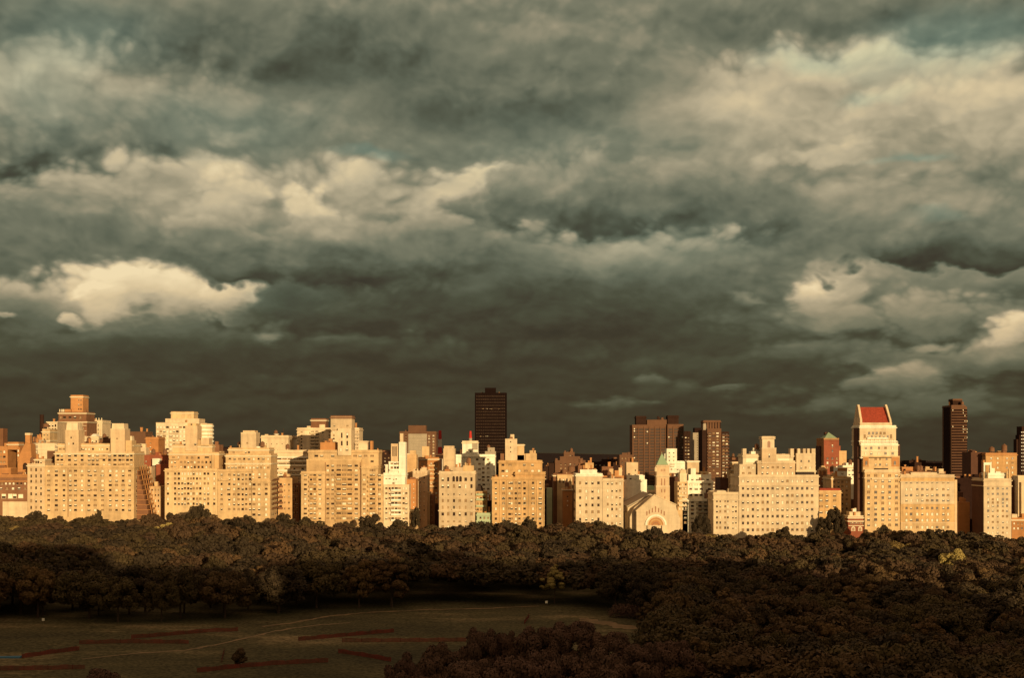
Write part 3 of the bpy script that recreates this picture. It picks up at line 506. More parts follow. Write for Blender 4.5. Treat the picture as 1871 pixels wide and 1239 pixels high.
b.box(563, 692, 825, 855, dy=3, dep=26, m='tan_brick', cor=[826], cm='tan_brick', junk=2); b.box(585, 617, 811, 826, dy=8, dep=14, m='orange_brick', junk=4); b.box(617, 642, 783, 830, dy=1.6, dep=20, m='cream_stone', name='tower'); b.box(604, 643, 762, 784, dy=4, dep=16, m='cream_stone', name='tower', cor=[763], cm='brown_brick'); b.box(655, 672, 806, 826, dy=8, dep=10, m='cream_stone', name='penthouse', cor=[807], cm='cream_stone')
for x in (611, 635): b.win([x], [778.5], 3.5, 2.5, dy=4, wt='dark')
b.win([624.5, 634.5], [796, 810.5], 3, 10, dy=1.6, wt='dark'); b.win([623, 634], [822], 4.4, 5, dy=1.6, wt='mix')
b.win([578, 588, 608, 649, 658, 668, 680], [833.5], 6, 3.8, dy=3); b.win([577, 596, 608, 649, 680], [843.5], 5.5, 3.8, dy=3); b.box(676, 681, 806, 826, dy=9, dep=7, m='orange_brick', name='chimney')
fl = [851.5, 860, 868.5, 877, 886, 894.5, 903.5, 912, 921, 930, 939, 948]
b.win([599, 608], fl, 5, 3.8); b.win([619, 629, 639], fl, 8, 4.2, wt='mix'); b.balc(613, 646, [f + 4.2 for f in fl[1:]], out=1.3); b.win([651], fl, 6, 3.8)
b.win([558, 584.5], fl[2:], 5.4, 3.4, dy=-2.4); b.win([568.5, 575], fl[2:], 5, 4.4, dy=-2.4); b.balc(565, 580, [f + 4.2 for f in fl[2:]], dy=-2.4); b.win([665.5, 693.5], fl[2:], 5, 3.6, dy=-1.4); b.win([678, 683], fl[1:], 5, 4.2, dy=-1.4); b.balc(672, 688, [f + 4.2 for f in fl[2:]], dy=-1.4); b.ribs([594.6, 658.5], 845, 960, .8, m='brown_brick', name='downpipe'); b.done()
# white modern block
b = Bld('white modern block with dark balcony slots and a slim white tower', 850.2, 'white_brick', x=722)
b.box(700.4, 747.6, 888, dep=22, m='cream_stone'); b.box(700.4, 740, 867, 890, dy=.6, dep=20, cor=[868], cm='white_brick'); b.box(710, 741, 846, 868, dy=4, dep=14); b.box(728.5, 741.5, 808, 870, dy=3, dep=11, name='tower'); b.box(714, 728.3, 811, 846, dy=5, dep=12, name='tower', m='cream_stone')
b.ribs((717.5, 724.5, 4), 816, 834, .8, dy=5, m='dark_trim', name='louvre'); b.win([716, 722, 727], [847, 855], 4.4, 4.4, dy=4, wt='dark'); b.box(704, 712, 849, 867, dy=6, dep=6); b.balc(712, 729, [860], dy=4)
b.win([719], [883.5], 4, 3.5, dy=.6, wt='dark'); b.win([706, 712], [875, ], 4, 1.5, dy=.6, wt='dark'); b.win([719.5, 724], [876], 2.5, 2.5, dy=.6, wt='dark')
fw = [893, 902, 911, 920, 930, 937.5, 948]; b.win([717.5, 724, 730], fw, 5, 4.2, wt='dark'); b.balc(714.5, 733, [f + 4 for f in fw], out=1.2, m='white_brick'); b.win([706, 712, 737.5, 742.5], fw, 4, 3.8); b.done()
b = Bld('narrow rust-red slab wall right behind the white modern block', 866, 'orange_brick', x=752)
b.box(742, 760, 876, dep=20, junk=1); b.win([756], (885, 935, 7), 1.6, 2, wt='bright'); b.win([750], (890, 930, 4), 2, 3, wt='tone'); b.done()
b = Bld('small ornate pale townhouse low beside the white modern block', 855, 'tan_brick', x=754, name='townhouse', cat='house')
b.box(748.5, 763, 932, dep=10, cor=[933]); b.win([752, 756.5, 760.5], [939, 947, 956], 2.2, 4, wt='tone'); b.done()
b = Bld('slim pale yellow slab, side-street house with crenellated top', 890, 'cream_stone', x=767)
b.box(754, 781, 863, dep=26, junk=2); b.ribs([757, 763, 769, 778], 857, 866, 2.4, m='cream_stone', name='merlon'); b.box(743, 761, 831, dy=30, dep=14, m='tan_brick', junk=2); b.box(741, 755, 829, 846, dy=34, dep=10, m='cream_stone'); b.win([768, 775], (873, 950, 10), 2, 2.6, wt='bright'); b.box(779, 785.5, 900, dy=2, dep=18, m='tan_brick'); b.done()
b = Bld('orange-tan block rising behind the slim yellow slab', 980, 'tan_brick', x=785)
b.box(764, 802, 838, dep=24, cor=[839], m='orange_brick', junk=2); b.box(771, 784, 816, 840, dy=5, dep=12); b.balc(783, 795, (852, 890, 6)); b.win([772, 788, 797], (848, 910, 8), 4, 3.4, wt='tone'); b.box(781, 793, 905, dy=-85, dep=14, m='brown_brick'); b.win([785, 789], (912, 950, 5), 2, 4, dy=-85, wt='tone'); b.done()
b = Bld('grey-windowed brown tower with low square penthouse behind the white block', 1500, 'dim_brown', x=765, name='apartment_tower')
b.box(730, 797, 790, dep=34, cor=[791], cm='dim_brown'); b.box(746, 778, 779, 790, dy=5, dep=22, m='dim_brown', name='penthouse'); b.box(753, 767, 777, 779, dy=8, dep=12, name='penthouse', m='umber')
b.panel(746, 780, 793, 860, 'grey_stone'); b.win((749, 777, 7), (797, 845, 10), 3, 2.8, wt='tone'); b.panel(731, 737, 792, 860, 'cream_stone'); b.win([784, 792], (797, 845, 10), 3, 2.8, wt='tone', fr='pale_trim'); b.win([742], (797, 845, 10), 2, 2.6, wt='dark'); b.done()
def stack(label, x, y0, ys, Y, r0, r1, base=905):
    c = Bld(label, Y, 'chimney_red', cat='chimney', name='smokestack', x=x); X = WX(x, Y); yy = [y0] + ys; n = len(ys); lo = WZ(base, Y)
    for i in range(n):
        t0, t1 = i / n, (i + 1) / n; k = MB(); k.cyl(X, Y, WZ(yy[i + 1], Y), WZ(yy[i], Y) - .01, r0 + (r1 - r0) * t1, r0 + (r1 - r0) * t0, 16); c.part('painted_band', k, [('chimney_red', 'chimney_white')[i % 2]])
    k = MB(); k.cyl(X, Y, lo, WZ(yy[-1], Y) - .01, r1 * 1.05, n=16); c.part('shaft', k, ['grey_stone']); c.done()
stack('red and white banded power station chimney behind the brown tower', 804, 787, [803, 817, 831], 2000, 2.2, 3.4)
stack('short red chimney tip above the white hotel', 859.5, 788, [801], 2100, 1.6, 2.6)
b = Bld('dark boiler house with thin pale pipes at the foot of the banded chimney', 1300, 'umber', x=805)
b.box(796, 813, 832, dep=20, cor=[838], cm='dim_brown'); b.ribs([803, 808.5], 838, 870, 1.5, m='chimney_white', name='pipe'); b.done()
b = Bld('plain windowless pale shaft behind the arched palace block', 905, 'cream_stone', x=819)
b.box(810, 831, 820, dep=16); b.box(811, 829.5, 815, 820, dy=1, dep=13); b.done()
# palazzo
b = Bld('square limestone palace block with six window columns and three arched top windows', 849.8, 'limestone', x=835, name='palace_block')
b.box(802, 868, 864, dep=30, cor=[865, 933], cm='limestone'); b.box(827, 846, 854, 864, dy=5, dep=10, junk=2); b.box(846, 866, 851, 864, dy=9, dep=10, m='tan_brick', junk=3); b.box(812, 822, 858, 864, dy=6, dep=6, m='orange_brick', junk=1)
for x in (804, 868): b.box(x - 1, x + .8, 860, 865, dep=1.2, name='finial', m='limestone')
b.win([809, 819, 851, 861.5], [876.5], 4.2, 7.5, wt='dark')
for x in (829, 835.3, 841.5):
    k = MB(); X, z, y = WX(x, 849.8), WZ(876, 849.8), 849.8; k.prism([(X - .8, z - 1.6), (X + .8, z - 1.6), (X + .8, z + 1.2), (X + .5, z + 1.8), (X, z + 2.1), (X - .5, z + 1.8), (X - .8, z + 1.2)], y - .1, y + .1); b.part('arched_window', k, ['glass'])
c6 = [809, 819, 829.6, 840, 851, 861.5]
b.win(c6, [889], 4, 7, wt='tone'); b.win(c6, [903.5], 2.2, 4, wt='dark'); b.win(c6, [915.5], 3.6, 6, wt='tone'); b.win(c6, [927.5], 3.8, 6.5, wt='tone', fr='pale_trim'); b.win(c6, [940], 4, 6.5, wt='dark'); b.win(c6, [953.5], 3.6, 3, wt='tone'); b.win(c6, [963.5], 4, 6, wt='mix')
b.balc(826, 843, [933], out=1, h=.9); b.bands(802.5, 867.5, [895, 909, 958], .7, out=.25, m='limestone'); b.done()
b = Bld('white hotel slab with a square roof tower and small square windows', 935, 'white_brick', x=868, name='hotel_block')
b.box(832, 904.5, 833, dep=28, cor=[834], cm='white_brick', junk=2); b.box(844.5, 873.5, 808, 834, dy=3, dep=14, name='tower', cor=[809], cm='cream_stone'); b.box(863, 873, 809.5, 820, dy=2.6, dep=3, name='shade_toned_box', m='grey_stone')  # grey box on the tower has its shade put into the colour
b.win([853.5, 860], [825, 832], 2.6, 2.4, dy=3, wt='dark'); b.win([872, 884, 892], [840], 4, 3, wt='tone'); b.win([883, 892], [848, 856, 864, 872, 878], 4.5, 3, wt='mix'); b.win([860, 866, 884, 892], (886, 925, 6), 4.5, 3, wt='mix'); b.win([876], (848, 905, 7), 4.5, 3, wt='mix'); b.done()
b = Bld('grey cube-topped block between the white hotel and the black tower', 1010, 'grey_stone', x=896)
b.box(886, 906, 825, dep=18, junk=1); b.box(891, 904, 818, 826, dy=4, dep=9); b.win([899], [832, 840, 848], 3, 3, wt='dark'); b.done()
b = Bld('tan house with dark mansard roof and small balconies between palace and gold-brick block', 866, 'tan_brick', x=881, name='townhouse', cat='house')
b.box(869, 890, 898, dep=14); b.box(868.6, 884, 888, 899, dy=1, dep=10, top=.5, m='tar_roof', name='roof'); b.balc(870, 888, [905, 914, 926], m='mint_paint'); b.win([873, 879, 885], [903, 911, 921, 932], 3.6, 4, wt='tone'); b.done()
b = Bld('mint green low mansion front with arched openings', 853, 'mint_paint', x=884, name='mansion', cat='house')
b.box(871, 898.4, 940, dep=14, cor=[941, 952], cm='mint_paint'); b.win([878, 885, 892], [947, 960], 2.8, 4.5, wt='tone'); b.done()
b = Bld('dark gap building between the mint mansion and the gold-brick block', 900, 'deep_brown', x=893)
b.box(888, 900, 916, dep=14, junk=1); b.done()  # shadow of the gap is put into the deep brown
# gold brick block
b = Bld('gold brick block with piers and a ragged stepped skyline right of the mint mansion', 850, 'gold_brick', x=946)
b.box(898.5, 995, 874, dep=32, cor=[875], cm='gold_brick'); b.box(941, 995.6, 865, 876, dy=.8, dep=28, cor=[866], cm='gold_brick'); b.box(911, 991, 844, 875, dy=4, dep=24, cor=[845], cm='gold_brick', junk=2); b.box(914, 934, 829, 845, dy=8, dep=12, m='brown_brick', junk=3); b.box(934, 960, 832, 845, dy=7, dep=12, m='tan_brick')
b.box(923, 945, 802, 845, dy=6, dep=13, name='tower', m='cream_stone', junk=2); b.box(945, 958, 812, 845, dy=7, dep=10, name='tower', m='tan_brick', cor=[813]); b.box(960, 981, 829, 845, dy=7, dep=10, m='tan_brick', junk=4); b.tank(975, 822, 830, 3, dy=10)
b.win([933], [807.5, 818, 826], 2, 2, dy=6, wt='dark'); b.win([919, 932, 958, 973], [850], 5, 4, dy=4, wt='mix'); b.win([919, 926, 949, 961, 973, 985], [861, 871], 5.4, 4, dy=4, wt='bright')
c = [906, 920, 931, 935, 942.5, 949, 958.5, 974, 987]; rw = [883, 893, 902, 911.5, 920, 930, 940, 948.5, 957]
b.win(c, rw, 4, 4.4, wt='mix'); b.win([920, 958.5, 974, 987], [893, 911, 920, 948.5], 6, 4.6, wt='bright'); b.ribs([899.6, 913.5, 927, 938.5, 946, 953, 966, 981, 994], 878, 965, .9, m='tan_brick'); b.side(995, (883, 950, 8), 5, 32); b.done()
b = Bld('cloud-shaded black slab tower with a square cap, the tallest silhouette in the middle', 1750, 'cloud_shade_panel', x=897, name='office_tower')  # cloud shadow over the tower is put into its near-black panels
b.box(867.5, 926, 719, dep=36, cm='cloud_shade_panel'); b.box(886, 906, 710, 720, dy=10, dep=14, name='roof_cap', m='cloud_shade_panel'); b.win((872, 921, 13), (724, 826, 19), 2.9, 3.2, wt='plain'); b.bands(868, 926, (727, 829, 19), .5, out=.3, m='cloud_shade_panel'); b.ribs((868.5, 925, 15), 720, 835, .7, out=.5, m='cloud_shade_panel', name='mullion')
b.win([888, 896, 899, 883, 912, 890], [747.3], 2.5, 1, wt='mix', skip=.5); b.win([878, 881, 884, 888, 891], [797.5], 2.8, 1, wt='mix', skip=.3); b.done()
# side-street canyon
b = Bld('dim stepped grey-brown apartment block beyond the dark side street', 1350, 'dim_brown', x=1045)
b.box(1003, 1072, 848, dep=26, m='umber'); b.box(1014, 1070, 843, dy=-2, dep=24, junk=3); b.box(1023, 1060, 836, 844, dy=2, dep=18, junk=2); b.box(1030, 1050, 828, 837, dy=4, dep=12, junk=3); b.win([1042, 1046], [833.5], 2.5, 2, dy=4, wt='dark'); b.win([1025, 1033, 1042, 1050, 1060], [849, 856], 3, 2.4, dy=-2, wt='tone'); b.done()
b = Bld('narrow pale front with slot windows deep in the dark side street', 930, 'tan_brick', x=1030)
b.box(1011, 1050, 868, dep=22, cor=[869], junk=3, m='brown_brick'); b.box(1018, 1046, 870, dy=-2, dep=10); b.ribs((1020, 1044, 5), 874, 884, 1.4, dy=-2, m='cream_stone'); b.win((1023, 1042, 4), [879], 2.4, 8, dy=-2, wt='dark'); b.tank(1044, 850, 866, 7, dy=4); b.box(1069, 1085, 846, dy=6, dep=12, m='tan_brick', junk=2); b.box(1056, 1070, 851, dy=10, dep=12, m='brown_brick', junk=2); b.done()
b = Bld('small lit orange brick house at the mouth of the dark side street', 905, 'orange_brick', x=1037, name='townhouse', cat='house')
b.box(1028.5, 1045.5, 894, dep=12, cor=[895], junk=2); b.win([1037], [908, 915.5, 924], 2.6, 2.6, wt='bright'); b.done()
b = Bld('pale green sheet-clad hoist shed hanging between dark walls', 915, 'mint_paint', x=1003, name='stair_tower')
b.box(999, 1009, 892, dep=6); b.done()
b = Bld('shade-dark block filling the canyon side street', 945, 'deep_brown', x=1010)
b.box(994, 1054, 898, dep=20, junk=4); b.box(996, 1020, 880, dy=20, dep=20, m='dark_brick_and_shade', junk=2); b.done()  # shade of the narrow street is put into these dark walls
# pair left of the church
b = Bld('square limestone block with four window columns and a bold white cornice', 849.4, 'limestone', x=1076)
b.box(1052, 1101, 868, dep=28, cor=[869], cm='white_brick'); b.box(1060, 1091, 861, 868, dy=4, dep=10, m='white_brick', junk=3); b.win([1060, 1071.3, 1082.6, 1093.5], [883, 898, 910.5, 923.5, 936, 949.5], 4, 5.8, wt='mix'); b.bands(1052.5, 1100.5, [891, 956], .8, out=.2, m='limestone'); b.side(1052, (883, 950, 5), 4, 28, sgn=-1); b.done()
b = Bld('slimmer tan block of four narrow window columns joined to the white-corniced one', 851, 'limestone', x=1120)
b.box(1101.3, 1139, 877, dep=26, cor=[878], cm='limestone', junk=3); b.win([1110.5, 1118.5, 1126.5, 1133], [884, 897, 909, 922, 931, 943, 957], 3.2, 5, wt='mix'); b.done()
b = Bld('jumble of tan rooftop stair houses and stacks above the pair of limestone blocks', 900, 'orange_brick', x=1120)
b.box(1098, 1140, 872, dep=22, junk=8); b.box(1100, 1121, 853, dy=14, dep=12, m='brown_brick', junk=3); b.box(1113, 1121, 857, 874, dy=-3, dep=4, m='tan_brick'); b.box(1123, 1131, 860, 874, dy=-2, dep=4, m='orange_brick'); b.box(1130, 1137, 855, 874, dy=1, dep=4, m='cream_stone', junk=1); b.done()
b = Bld('dim brown twin-shouldered block left of the grid tower', 1250, 'umber', x=1142)
b.box(1132, 1156, 833, dep=20, m='dim_brown', junk=3); b.box(1120, 1134, 850, dy=-2, dep=16, junk=2); b.win([1137, 1143, 1149], (838, 860, 4), 2.4, 2.4, wt='tone'); b.done()
b = Bld('pale windowless elevator block above the glass roof pavilion', 925, 'grey_stone', x=1156)
b.box(1144.5, 1166, 845, dep=14, m='cream_stone'); b.win([1161], [860, 867], 2, 3, wt='dark'); b.done()
b = Bld('white two-step rooftop pavilion with glazed sides', 905, 'white_brick', x=1160, name='rooftop_pavilion')
b.box(1137, 1182, 879, dep=16, junk=1); b.box(1146, 1178, 871, 880, dy=2, dep=10); b.win([1152, 1160, 1169], [876], 5, 4, dy=2, wt='tone', fr='pale_trim'); b.done()
# church
Y = 846
b = Bld('pale limestone church with a deep round arched portal and a pyramid-capped bell tower', Y, 'limestone', cat='church', name='church', x=1198)
def Pp(pts, Y): return [(WX(x, Y), WZ(y, Y)) for x, y in pts][::-1]
zb = 1010
k = MB(); k.prism(Pp([(1163, zb), (1163, 935), (1196, 906), (1222, 918), (1235, 923.5), (1237, 935), (1243, 948), (1243, zb)], Y), Y, Y + 6); b.part('west_front', k, ['limestone'])
k = MB(); k.prism(Pp([(1151, zb), (1151, 945), (1159, 928), (1190, 905.5), (1232, 922), (1239, 936), (1239, zb)], Y + 6), Y + 6.01, Y + 12); b.part('front_shoulder', k, ['limestone'])
k = MB(); k.prism(Pp([(1143.5, zb), (1143.5, 926), (1184, 904), (1228, 924), (1228, zb)], Y + 26), Y + 12.01, Y + 76); b.part('nave', k, ['limestone'])
k = MB(); za, zc = WZ(925.5, Y + 26), WZ(903.0, Y + 26); xa, xm_, xc = WX(1142.6, Y + 26), WX(1184, Y + 26), WX(1229, Y + 26)
k.prism([(xa, za - .1), (xm_, zc - .1), (xm_, zc + .7), (xa - .4, za + .7)][::1], Y + 11.9, Y + 76.2); k.prism([(xm_ + .01, zc - .1), (xc, WZ(924, Y + 26)), (xc, WZ(924, Y + 26) + .8), (xm_ + .01, zc + .7)], Y + 11.9, Y + 76.2); b.part('roof', k, ['grey_stone'])
for i in range(5): k = MB(); X0 = WX(1143.5, Y + 26); k.box(X0 - 1.2, X0 + .1, Y + 16 + i * 11, Y + 17.6 + i * 11, gz(X0) - 2, WZ(936, Y + 26)); b.part('buttress', k, ['limestone'])
# coping along the gable
k = MB(); k.prism(Pp([(1162, 935.5), (1196, 905.5), (1196, 903.8), (1162, 933.5)], Y)[::-1], Y - .4, Y + 6.3); k.prism(Pp([(1196, 905.5), (1236, 923.5), (1236, 921.8), (1196, 903.8)], Y)[::-1], Y - .4, Y + 6.3); b.part('coping', k, ['cream_stone'])
def ring(cx, cy, ra, rb, y, d, m, name, Yp, n=28, half=True):
    k = MB(); X, z = WX(cx, Yp), WZ(cy, Yp); kk = Yp / F; N0 = len(k.v)
    for i in range(n):
        a0, a1 = math.pi * i / n, math.pi * (i + 1) / n; q = [(X + ra * kk * math.cos(a0), z + ra * kk * math.sin(a0)), (X + rb * kk * math.cos(a0), z + rb * kk * math.sin(a0)), (X + rb * kk * math.cos(a1), z + rb * kk * math.sin(a1)), (X + ra * kk * math.cos(a1), z + ra * kk * math.sin(a1))]
        if ra < .01: q = q[1:] if i >= 0 else q; q = [(X, z)] + q[0:2]
        k.prism(q, y, y + d)
    b.part(name, k, [m]); return k
ring(1198.3, 960, 16.6, 19.6, Y - .7, .9, 'white_brick', 'portal_arch', Y); ring(1198.3, 960, 14, 16.55, Y - .35, .6, 'cream_stone', 'portal_arch', Y); ring(1198.3, 960, 11.5, 13.95, Y - .2, .5, 'orange_brick', 'portal_arch', Y); ring(1198.3, 960, 9, 11.45, Y - .1, .3, 'gold_brick', 'portal_arch', Y)
ring(1198.3, 960, .001, 8.95, Y - .06, .2, 'orange_brick', 'rose_window', Y)
for i in range(7):
    a = math.pi * (i + .5) / 7; k = MB(); X, z = WX(1198.3, Y), WZ(961, Y); k.cyl(0, 0, 0, .12, .42, n=8); k.v = [(X + 2.1 * math.cos(a) + vx, Y - .08 - vz, z + 2.1 * math.sin(a) + vy) for vx, vy, vz in k.v]; b.part('rose_pane', k, ['warm_glass'])
b.box(1183, 1187, 961, dy=-1.4, dep=1.3, name='portal_pier', m='limestone'); b.box(1209.6, 1213.6, 961, dy=-1.4, dep=1.3, name='portal_pier', m='limestone')
for x, t, u in ((1182, 934.3, 942.6), (1186.5, 931.7, 939.4), (1192, 928.4, 936.8), (1197.7, 925.2, 936.2), (1203.3, 928.4, 936.8), (1208.4, 931.7, 939.4), (1213.6, 934.3, 942.6)):
    k = MB(); X0, X1, z0, z1 = WX(x - 1.1, Y), WX(x + 1.1, Y), WZ(u, Y), WZ(t, Y); k.prism([(X0, z0), (X1, z0), (X1, z1 - .35), ((X0 + X1) / 2, z1), (X0, z1 - .35)], Y - .06, Y + .1); b.part('lancet_window', k, ['warm_glass'])
# bell tower
T = 14; b.box(1198.5, 1224, 890, dy=T, dep=9.4, name='bell_tower', m='limestone'); b.box(1199.3, 1223.3, 850, 890, dy=T + .3, dep=8.8, name='bell_tower', m='limestone', cor=[851, 870], cm='limestone')
Yt = Y + T; k = MB(); k.pyr(WX(1200, Yt), WX(1221.5, Yt), Yt + .4, Yt + 8.6, WZ(850, Yt) + .1, WZ(829, Yt), 0, .02); b.part('spire', k, ['copper_green']); k = MB(); k.cyl(WX(1210.7, Yt), Yt + 4.5, WZ(830, Yt), WZ(826, Yt), .15, n=6); b.part('finial', k, ['cream_stone'])
k = MB(); k.cyl(WX(1198, Yt), Yt + .2, WZ(862, Yt), WZ(856, Yt), .9, n=8); k.cyl(WX(1198, Yt), Yt + .2, WZ(856, Yt) + .01, WZ(852.5, Yt), .95, .05, 8); b.part('turret', k, ['cream_stone'])
for x, t, u, w in ((1209, 874.5, 890, 2.0), (1214.4, 874.5, 890, 2.0), (1209, 894, 900.5, 1.8), (1214.6, 894, 900.5, 1.8), (1208.3, 857, 862, 1.6), (1211.4, 857, 862, 1.6), (1214.6, 857, 862, 1.6), (1214.8, 907, 912, 1.7)):
    k = MB(); yy = Yt + (.3 if u < 889.9 or u == 890 else 0); X0, X1, z0, z1 = WX(x - w / 2, yy), WX(x + w / 2, yy), WZ(u, yy), WZ(t, yy); k.prism([(X0, z0), (X1, z0), (X1, z1 - .3), ((X0 + X1) / 2, z1), (X0, z1 - .3)], yy - .08, yy + .1); b.part('belfry_opening', k, ['warm_glass'])
b.done()
b = Bld('pale parish house with a green pitched roof behind the church nave', 924, 'limestone', x=1168, name='parish_house')
b.box(1139, 1200, 898, dep=22, cor=[899], cm='limestone'); b.box(1139, 1160, 888, 899, dy=1, dep=14, junk=1); b.box(1161, 1198, 888.5, 898, dy=1, dep=14, top=.86, m='copper_green', name='roof'); b.win([1145.5, 1150.5], [898.5, 909], 2.4, 4.4, wt='dark'); b.win([1165.5, 1169], [905], 2, 4, wt='tone'); b.done()
# right of the church
b = Bld('white stepped tower with tiny paired windows right behind the church spire', 1010, 'white_brick', x=1228, name='apartment_tower')
b.box(1217, 1254, 845, dep=18, cor=[846], cm='white_brick'); b.box(1218, 1237, 820, 846, dy=1, dep=12); b.box(1214, 1220, 829, 846, dy=3, dep=10); b.win([1223, 1231], [828, 835, 842], 2.4, 2, dy=1, wt='dark'); b.win([1228], [849, 853], 9, 1.2, wt='tone'); b.win([1227, 1233, 1238, 1246], [858, 866], 3, 2.4); b.done()
b = Bld('dark shaded flank wall right beside the bell tower', 905, 'dark_brick_and_shade', x=1232)
b.box(1223, 1246, 872, dep=24, junk=2); b.done()  # the wall's shade is put into its dark colour
b = Bld('narrow tan house with bay windows and a rounded attic beside the white terraces', 880, 'tan_brick', x=1247)
b.box(1238, 1257, 881, dep=18, junk=2); b.box(1242, 1255, 865, 881, dy=2, dep=10, m='cream_stone', junk=2); b.win([1242, 1247.5, 1253], (886, 930, 7), 3, 4, wt='bright'); b.balc(1240, 1255, (890, 925, 5), m='cream_stone'); b.done()
b = Bld('white terraced apartment house whose lower floors lie in the shadow of its neighbour', 900, 'white_brick', x=1278)
b.box(1247, 1296, 914, dy=-20, dep=24, cor=[915], cm='white_brick'); b.box(1256, 1303, 881, 916, dy=-6, dep=24, cor=[882], cm='white_brick'); b.box(1258, 1300, 870, 882, dy=-2, dep=18, junk=1); b.box(1255.5, 1277.5, 842, 882, dy=3, dep=12, name='tower', m='cream_stone', cor=[843], cm='white_brick'); b.box(1262, 1272, 856, 871, dy=-1, dep=5, m='white_brick'); b.box(1280, 1294, 862, 871, dy=3, dep=6, m='tan_brick', junk=1)
b.win([1265, 1274, 1284, 1293], [877], 4.6, 3, dy=-2, wt='mix'); b.win([1262, 1272, 1281, 1296], [886, 894], 5.4, 3.4, dy=-6, wt='mix'); b.win([1262, 1272, 1281, 1290], [905], 5.4, 3.4, dy=-6, wt='dark'); b.win([1252, 1265, 1279, 1289], [918, 925, 932, 939, 947, 955], 5.4, 3.6, dy=-20, wt='dark'); b.balc(1272, 1294, [922, 930, 938], dy=-20, m='grey_stone'); b.done()
b = Bld('dark brown party wall between the terraced white house and the pale six-column block', 876, 'dark_brick_and_shade', x=1299)
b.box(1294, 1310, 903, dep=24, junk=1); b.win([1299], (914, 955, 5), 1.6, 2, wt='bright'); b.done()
# towers behind
b = Bld('brown concrete grid tower with two dark roof boxes', 1300, 'dim_brown', x=1200, name='apartment_tower')  # weak light under cloud is put into the dim brown
b.box(1155, 1217, 778, dep=28); b.box(1219.5, 1249, 777, dy=-2, dep=30); b.box(1216, 1220, 779, dy=6, dep=20, m='deep_brown'); b.box(1182, 1220, 769, 778, dy=4, dep=16); b.box(1162, 1181, 762, 778, dy=3, dep=14, m='umber', name='roof_box', cor=[763], cm='umber'); b.box(1220, 1240, 761, 778, dy=2, dep=14, m='umber', name='roof_box', cor=[762], cm='umber'); b.box(1201, 1205, 761, 770, dy=8, dep=3, m='umber', name='chimney')
b.win([1161.5, 1171.5, 1181.5, 1191.5, 1201.5, 1211.5], (785, 886, 20), 7.4, 3.6, wt='plain'); b.ribs([1156, 1166.5, 1176.5, 1186.5, 1196.5, 1206.5, 1216], 780, 895, 1.3, out=.8, m='dim_brown', name='pier'); b.bands(1155, 1217, (782, 888, 21), .7, out=.5, m='dim_brown')
b.win([1225, 1235, 1244.5], (785, 886, 20), 6.8, 3.6, dy=-2, wt='plain'); b.ribs([1220, 1230, 1240, 1248.6], 780, 895, 1.3, dy=-2, out=.8, m='dim_brown', name='pier'); b.bands(1220, 1249, (782, 888, 21), .7, dy=-2, out=.5, m='dim_brown')
for x, y, dy in ((1159, 784, 0), (1159, 788, 0), (1159, 799, 0), (1159, 837, 0), (1182.6, 789, 0), (1182.6, 810, 0), (1247, 799, -2), (1247, 818, -2), (1222, 799, -2)): b.panel(x - 1, x + 1, y - 1, y + 1, 'blind', dy=dy, out=.9, name='lowered_blind')
b.done()
b = Bld('dark narrow brick tower between the grid tower and the white slab', 1380, 'dark_brick_and_shade', x=1257, name='apartment_tower')
b.box(1249, 1267, 793, dep=20, m='umber', junk=2); b.win([1253, 1258, 1263], (800, 842, 8), 3.4, 2, wt='mix'); b.done()
b = Bld('slim grey-white slab with a black cap beside the ribbed brown tower', 1330, 'grey_stone', x=1273, name='apartment_tower')
b.box(1266, 1276, 791, dep=20); b.box(1276, 1281, 791, dy=.6, dep=18, m='umber'); b.box(1269, 1281, 782, 792, dy=4, dep=12, m='deep_brown', name='roof_cap'); b.win([1274.2, 1278.5], (796, 850, 13), 1.5, 1.8, wt='plain'); b.done()
b = Bld('ribbed brown balcony tower with a fluted roof drum', 1250, 'dim_brown', x=1307, name='apartment_tower')  # dim brown and umber carry the cloud shadow here too
b.box(1283, 1292, 786, dep=26, m='umber'); b.box(1292, 1318, 785, dy=-1, dep=28, m='dim_brown'); b.box(1318, 1332, 789, dy=1, dep=24, m='umber'); b.box(1285, 1317, 770, 787, dy=3, dep=16, name='roof_drum', m='dim_brown', cor=[771], cm='dim_brown'); b.ribs((1286, 1316, 7), 771, 785, 1.3, dy=3, m='umber'); b.box(1284.5, 1291, 774, 786, dy=1, dep=8, m='grey_stone', name='roof_drum', top=.8)
b.win([1297, 1304, 1311], (792, 905, 21), 5, 2.6, dy=-1, wt='mix', skip=.15); b.balc(1293, 1317.5, (795, 908, 21), dy=-1, out=1.2, m='dim_brown'); b.win([1322, 1328], (794, 905, 20), 4.6, 2.6, dy=1, wt='mix'); b.balc(1318.5, 1332, (797, 908, 20), dy=1, out=1.4, m='dim_brown'); b.done()
b = Bld('dark brown block with tan roof houses between balcony tower and turreted block', 960, 'dark_brick_and_shade', x=1330)
b.box(1316, 1356, 876, dep=24, junk=6); b.box(1331, 1344, 859, dy=-2, dep=8, m='tan_brick', junk=2); b.box(1338, 1353, 844, dy=-6, dep=9, m='tan_brick', cor=[845, 858]); b.win([1342.5], [850], 2.4, 4, dy=-6, wt='dark'); b.box(1339, 1343, 880, dy=-8, dep=5, m='cream_stone'); b.done()
